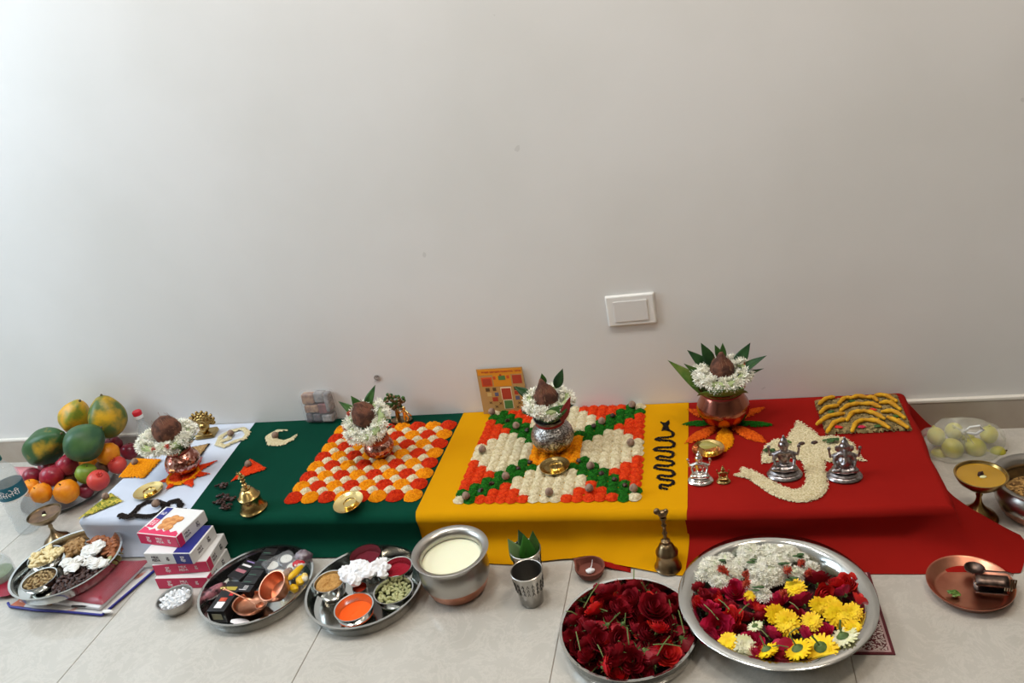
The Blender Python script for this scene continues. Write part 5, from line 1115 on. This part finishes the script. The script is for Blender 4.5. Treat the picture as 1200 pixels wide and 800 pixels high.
def slab(lift, seed, ez):
    def fn(u, v):
        x = (a_[0]*(1-u)+b_2[0]*u)*(1-v)+(d_[0]*(1-u)+c_[0]*u)*v; y = (a_[1]*(1-u)+b_2[1]*u)*(1-v)+(d_[1]*(1-u)+c_[1]*u)*v
        e = min(1, min(u, 1-u, v, 1-v)*14)**.6; return (x, y, .0232+(.009+lift)*e+.004*e*noise.noise(Vector((x*16+y*22, y*9-x*5, seed)))+.002*e*noise.noise(Vector((x*60, y*60, seed))))
    return G().sheet(fn, 60, 40)
slab(0, 1, 0).build('silk', maroon, t, sharp=80); slab(.0028, 2, 0).build('clear_sleeve', clearfilm('sleeve_film', (236, 226, 230), .93, .1), t, sharp=80)
tag(G().sheet(lambda u, v: at(0+22*u-14*(1-u), 676+20*v+3*math.sin(u*4), .012+.003*math.sin(v*3)), 8, 6).build('red_cloth_scrap', maroon), 'crimson cloth edge at the far left beside the dry fruit plate', 'cloth')
P = at(-8, 690, 0); t = thing('plastic_jar', 'clear rounded jar with green contents cut off by the left edge', 'jar', P+Vector((0, .03, 0)))
G().lathe([(0, 0), (.038, 0), (.043, .006), (.043, .05), (.036, .066), (.03, .07), (.028, .07), (.034, .064), (.040, .05), (.040, .006), (0, .003)], 32).build('body', pet, t); G().lathe([(0, .004), (.038, .005), (.038, .03), (0, .034)], 24).build('green_contents', mat('green_content', (96, 120, 70), .7, c2=(120, 140, 100), scale=40), t)
ZP = .037
DFX, DFY = -1.685, -.596
steel_plate('steel plate of dry fruits and sugar crystals on the maroon silk', DFX, DFY, .137, .030, z=ZP-.0015)
zi = ZP+.004
P = at(46, 678, ZP+.030); bowl('steel bowl of mixed seeds at the left front of the dry fruit plate', (P.x, P.y, zi), .042, .026)
heap('mixed_seeds', 'brown seeds filling the bowl in the dry fruit plate', 'seeds', (P.x, P.y, zi+.008), .037, .014, grain('seed_mix', (150, 120, 84), (104, 80, 50), 120), jitter=.35)
sme = G().ball((0, 0, 0), (.0055, .0035, .003), 7, 5).mesh('pistachio', mat('pistachio', (176, 150, 104), .7, c2=(120, 96, 60), scale=60))
scatter(sme, 'pistachio', 'small brown nut heaped in the steel seed bowl', 'nut', 'nuts in the seed bowl', 44, disc(P, .034, .006), lambda x, y: zi+.0225+.003*random.random(), .6)
Pc = at(53, 652, ZP+.030); bowl('steel bowl of cashews at the left back of the dry fruit plate', (Pc.x, Pc.y, zi), .043, .026)
cash = mat('cashew', (232, 214, 164), .55, c2=(216, 194, 140), scale=30)
cas = G().tube([(.009*math.cos(a), .006*math.sin(a), 0) for a in np.linspace(.2, 3.3, 7)], [.002, .0042, .005, .005, .0046, .0042, .002], 7).mesh('cashew', cash)
heap('cashew_bed', 'lower layer of cashews filling their bowl', 'cashews', (Pc.x, Pc.y, zi+.006), .038, .016, cash, jitter=.3)
scatter(cas, 'cashew', 'curved cream cashew heaped in the cashew bowl', 'cashew', 'cashews in the bowl', 34, disc(Pc, .036, .0085), lambda x, y: zi+.026+.005*random.random(), .5)
def zone(L, sep, zz=ZP+.02):
    pts = [tuple(at(x, y, zz))[:2] for x, y in L]; f = poly_sdf(pts); used = []
    x0, x1 = min(p[0] for p in pts), max(p[0] for p in pts); y0, y1 = min(p[1] for p in pts), max(p[1] for p in pts)
    def fn():
        p = (random.uniform(x0, x1), random.uniform(y0, y1))
        if f(np.array([p[0]]), np.array([p[1]]))[0] < 0 or any((p[0]-u[0])**2+(p[1]-u[1])**2 < sep*sep for u in used) or math.hypot(p[0]-DFX, p[1]-DFY) > .118: return None
        used.append(p); return p
    return fn
alm = mat('almond', (160, 96, 56), .6, c2=(130, 72, 40), scale=60, bump=.3)
alme = G().ball((0, 0, 0), (.0105, .0062, .0042), 10, 6).mesh('almond', alm)
bed = lambda nm, l, L, m, h: tag(ppatch(nm, L, m, h=h, z=zi-.001, res=.004, edge=.01), l, nm.replace('_', ' '), kind='stuff')
ABC = [(103, 638), (112, 629), (128, 630), (142, 636), (145, 645), (136, 652), (126, 650)]
bed('almond_bed', 'lower layer of almonds at the right back of the dry fruit plate', ABC, alm, .013)
scatter(alme, 'almond', 'brown almond at the back right of the dry fruit plate', 'almond', 'almonds in the dry fruit plate', 46, zone(ABC, .008), lambda x, y: zi+.015+.005*random.random(), .5)
RB = [(60, 700), (78, 694), (96, 686), (112, 676), (126, 664), (112, 662), (92, 666), (72, 676), (64, 686)]
bed('raisin_bed', 'lower layer of dark raisins at the front of the dry fruit plate', RB, g_raisin, .013)
rai = G().ball((0, 0, 0), (.007, .005, .0042), 8, 6, warp=.5, seed=2).mesh('raisin', mat('raisin_soft', (78, 52, 46), .5, c2=(50, 32, 30), scale=80, bump=.5))
scatter(rai, 'raisin', 'dark raisin heaped at the front of the dry fruit plate', 'raisin', 'raisins in the dry fruit plate', 70, zone(RB, .0075), lambda x, y: zi+.013+.006*random.random(), .6)
WB = [(74, 645), (84, 636), (96, 632), (102, 640), (92, 650), (80, 655)]
bed('walnut_bed', 'light brown walnut pieces behind the sugar crystals', WB, mat('walnut', (176, 138, 88), .7, c2=(140, 104, 62), scale=60, bump=.5), .016)
waln = G().ball((0, 0, 0), (.008, .006, .006), 9, 6, warp=.9, seed=8, ws=2).mesh('walnut_piece', MATS['walnut'])
scatter(waln, 'walnut_piece', 'knobbly walnut piece behind the sugar crystals', 'walnut', 'walnut pieces in the dry fruit plate', 22, zone(WB, .009), lambda x, y: zi+.018+.003*random.random(), .8)
CB = [(120, 664), (128, 655), (138, 648), (144, 648), (140, 658), (130, 668)]
bed('seed_bed', 'greenish brown seeds at the right of the dry fruit plate', CB, grain('green_seed', (140, 124, 76), (104, 92, 52), 140), .015)
scatter(cme, 'cardamom_pod', 'brownish pod at the right side of the dry fruit plate', 'cardamom pod', 'pods in the dry fruit plate', 22, zone(CB, .006), lambda x, y: zi+.017+.003*random.random(), .5)
mish = mat('sugar_crystal', (226, 224, 218), .3)
for (x, y, sx_, l) in [(111, 643, .044, 'rough white sugar crystal cluster nearest the almonds'), (84, 660, .044, 'rough white sugar crystal cluster nearest the cashews'), (112, 660, .040, 'rough white sugar crystal cluster nearest the viewer side raisins')]:
    c = at(x, y, zi+.028); g = G()
    for k in range(16):
        a = random.random()*6.3; d = random.random()*.75; g.ball((sx_*d*math.cos(a)*1.1, sx_*d*math.sin(a)*.75, random.uniform(-.004, .003)), (random.uniform(.011, .018), random.uniform(.010, .016), .007), 8, 6, warp=.7, seed=k+x)
    tag(g.build('sugar_crystal', mish, loc=c, smooth=False), l, 'sugar crystal')

# ---------------------------------------------------------------- right side
# copper plate with ladle and lamp holder
t = thing('copper_plate', 'round copper plate with ladle at the right front on the floor', 'plate', (.441, -.594, 0))
plate_bowl(G(), .076, .021, .002, .064, .002, 56).build('dish', mat('copper_aged', (214, 150, 124), .32, 1, c2=(192, 128, 104), scale=14), t, sharp=50)
P = at(1142, 667, .022); t = thing('ritual_ladle', 'dark small round ladle lying in the copper plate', 'ladle', P, (0, 0, -.45))
G().lathe([(0, -.008), (.010, -.006), (.018, .001), (.019, .004), (.0172, .004), (.010, -.003), (0, -.005)], 24).build('ladle_bowl', dark_metal, t)
G().tube([(.016, 0, .003), (.035, 0, .008), (.055, .002, .012), (.066, .002, .010)], [.003, .0022, .003, .0045], 8, flat=.5).build('handle', dark_metal, t)
P = at(1160, 684, .020); t = thing('lamp_holder', 'dark tarnished metal lamp holder at the right rim of the copper plate', 'lamp holder', P, (0, 0, -.12))
g = G().sheet(lambda u, v: ((v-.5)*.056, .019*math.cos(2.4*PI/2*(u-.5)*1.4)-.010, .018*math.sin(2.4*PI/2*(u-.5)*1.4)+.008), 16, 6); solid(g.build('curved_shell', dark_metal, t), .0015)
g = G()
for k in range(5): g.tube([(.024+.004*k, -.012, -.004), (.028+.004*k, 0, .014), (.026+.004*k, .014, .002)], .0016, 6)
g.build('ridged_end', bronze, t); G().tube([(-.026, -.008, .006), (0, -.012, .018), (.03, -.008, .018)], .0016, 6).build('wire_rim', bronze, t)
sprig('leaf_sprig', 'small green leaf sprig in the copper plate', 1121, 697, 14, .011, .005, leaf_b)
# bag of lemons
P0 = at(1126, 540, 0); lem = mat('lemon_yellow', (206, 196, 62), .4, c2=(184, 186, 70), scale=25, bump=.2, bscale=400)
yb = P0.y+.045
for n, (x, y, r, dy, l) in enumerate([(1097, 511, .021, 0, 'lemon at the upper left inside the bag'), (1118, 505, .021, .01, 'lemon at the top inside the bag'), (1116, 525, .024, -.02, 'largest lemon in the middle front of the bag'), (1143, 524, .023, -.01, 'lemon right of the knot inside the bag'), (1159, 509, .020, .01, 'lemon at the far right inside the bag'),
    (1101, 533, .021, -.01, 'lemon at the lower left inside the bag'), (1155, 535, .021, 0, 'lemon at the lower right inside the bag'), (1128, 541, .020, -.01, 'lemon at the bottom of the bag behind the lamp'), (1132, 515, .021, .03, 'lemon behind the knot inside the bag')]):
    t = thing('lemon', l, 'lemon', aty(x, y, yb+dy), (random.random(), random.random(), random.random()*6)); G().ball((0, 0, 0), (r, r, r*1.1), 18, 11).build('skin', lem, t); G().ball((0, 0, r*1.1), r*.2, 8, 5).build('tip', lem, t)
t = thing('lemon', 'small lemon lying outside the bag at its right', 'lemon', aty(1169, 530, yb-.01), (.2, 1.2, 0)); G().ball((0, 0, 0), (.016, .016, .018), 16, 10).build('skin', lem, t); G().tube([(0, 0, .016), (0, .002, .021)], .002, 6).build('stalk', MATS['stem_brown'], t)
c = aty(1126, 519, yb); t = thing('plastic_bag', 'knotted translucent plastic bag of lemons behind the right lamp', 'bag', c)
g = G().ball((0, 0, 0), (.096, .060, .066), 40, 24, warp=.16, seed=5, ws=1.3)
g.v = [(x, y, max(z, -c.z+.002)+.004*noise.noise(Vector((x, y, z))*55)) for x, y, z in g.v]; g.build('bag_body', film_w, t, sharp=80)
kn = aty(1130, 505, yb-.05)-c
G().ball(kn, (.008, .007, .010), 10, 7, warp=.4).build('knot', film_w, t)
G().tube([kn, kn+Vector((.010, -.004, .014)), kn+Vector((.030, -.006, .018)), kn+Vector((.038, -.006, .006)), kn+Vector((.024, -.008, -.004)), kn+Vector((.004, -.004, -.002))], [.003, .003, .004, .004, .0035, .003], 7, flat=.5).build('tied_handle', mat('bag_white', (226, 226, 222), .4), t)
for d in ((-.02, -.004, .012), (.006, -.006, -.026), (.018, -.006, -.03)): G().tube([kn, kn+Vector(d)*.6, kn+Vector(d)*1.3+Vector((0, .01, 0))], [.003, .002, .0008], 6).build('crease', film_w, t)

# ---------------------------------------------------------------- printed card by the wall
A = aty(558, 432, -.004); B_ = aty(612, 430, -.004); zb = ZY; P = Vector(((A.x+B_.x)/2, -.018, zb)); W = (B_-A).length; Hc = (A.z-zb)
t = thing('printed_card', 'yellow printed card of small pictures leaning on the wall', 'card', P, (PI/2-.08, 0, 0))
G().box((0, Hc/2, 0), (W, Hc, .0015)).build('card_sheet', mat('card_yellow', (186, 140, 78), .5, c2=(178, 142, 92), scale=8), t, smooth=False)
CM = dict(r=mat('card_red', (176, 60, 36), .6), g=mat('card_green', (84, 124, 64), .6), b=mat('card_blue', (96, 96, 120), .6), o=mat('card_orange', (220, 140, 30), .6), k=mat('card_dark', (96, 70, 40), .6), y=mat('card_pale', (206, 176, 110), .6), w=mat('card_white', (232, 216, 180), .6), v=mat('card_vermilion', (206, 78, 30), .6))
def pic(x0, y0, x1, y1, k, z=.0010):
    f = lambda x: (x-105)/(775-105)*W-W/2; h_ = lambda y: Hc-(y-75)/(715-75)*Hc
    G().box(((f(x0)+f(x1))/2, (h_(y0)+h_(y1))/2, z), (abs(f(x1)-f(x0)), abs(h_(y1)-h_(y0)), .0005)).build('picture', CM[k], t, smooth=False)
pic(120, 85, 760, 165, 'o', .0009); pic(330, 165, 590, 330, 'o', .0009)
for a in [(155, 195, 310, 325, 'v'), (610, 180, 745, 300, 'r'), (330, 185, 370, 230, 'v'), (530, 180, 570, 225, 'v'), (195, 345, 255, 395, 'k'), (300, 345, 350, 390, 'k'), (210, 415, 270, 465, 'y'), (320, 415, 375, 465, 'b'), (275, 480, 355, 540, 'r'), (415, 345, 570, 520, 'w'), (430, 530, 570, 655, 'w'), (610, 340, 665, 395, 'k'), (610, 405, 665, 455, 'r'), (615, 475, 675, 530, 'b')]: pic(*a)
for a in [(425, 360, 560, 515, 'r'), (440, 535, 560, 648, 'g'), (175, 215, 290, 305, 'r'), (410, 180, 510, 240, 'g'), (430, 160, 460, 185, 'r')]: pic(*a, z=.0015)
for (x, y) in [(240, 555), (320, 615), (250, 655), (385, 570), (625, 635), (660, 575)]:
    for q in (1, -1):
        f = (x-105)/(775-105)*W-W/2; h_ = Hc-(y-75)/(715-75)*Hc; G().box((0, 0, 0), (.010, .0016, .0005)).build('printed_mark', CM['k'], t, smooth=False, loc=(f, h_, .0012), rot=(0, 0, .7*q))
for x0, x1 in ((180, 275), (300, 440), (455, 630), (660, 740)):
    x = x0
    while x < x1:
        pic(x, 112, x+9, 112+random.choice([14, 20, 24]), 'r', .0014); x += 15
print('objects', len(bpy.data.objects))
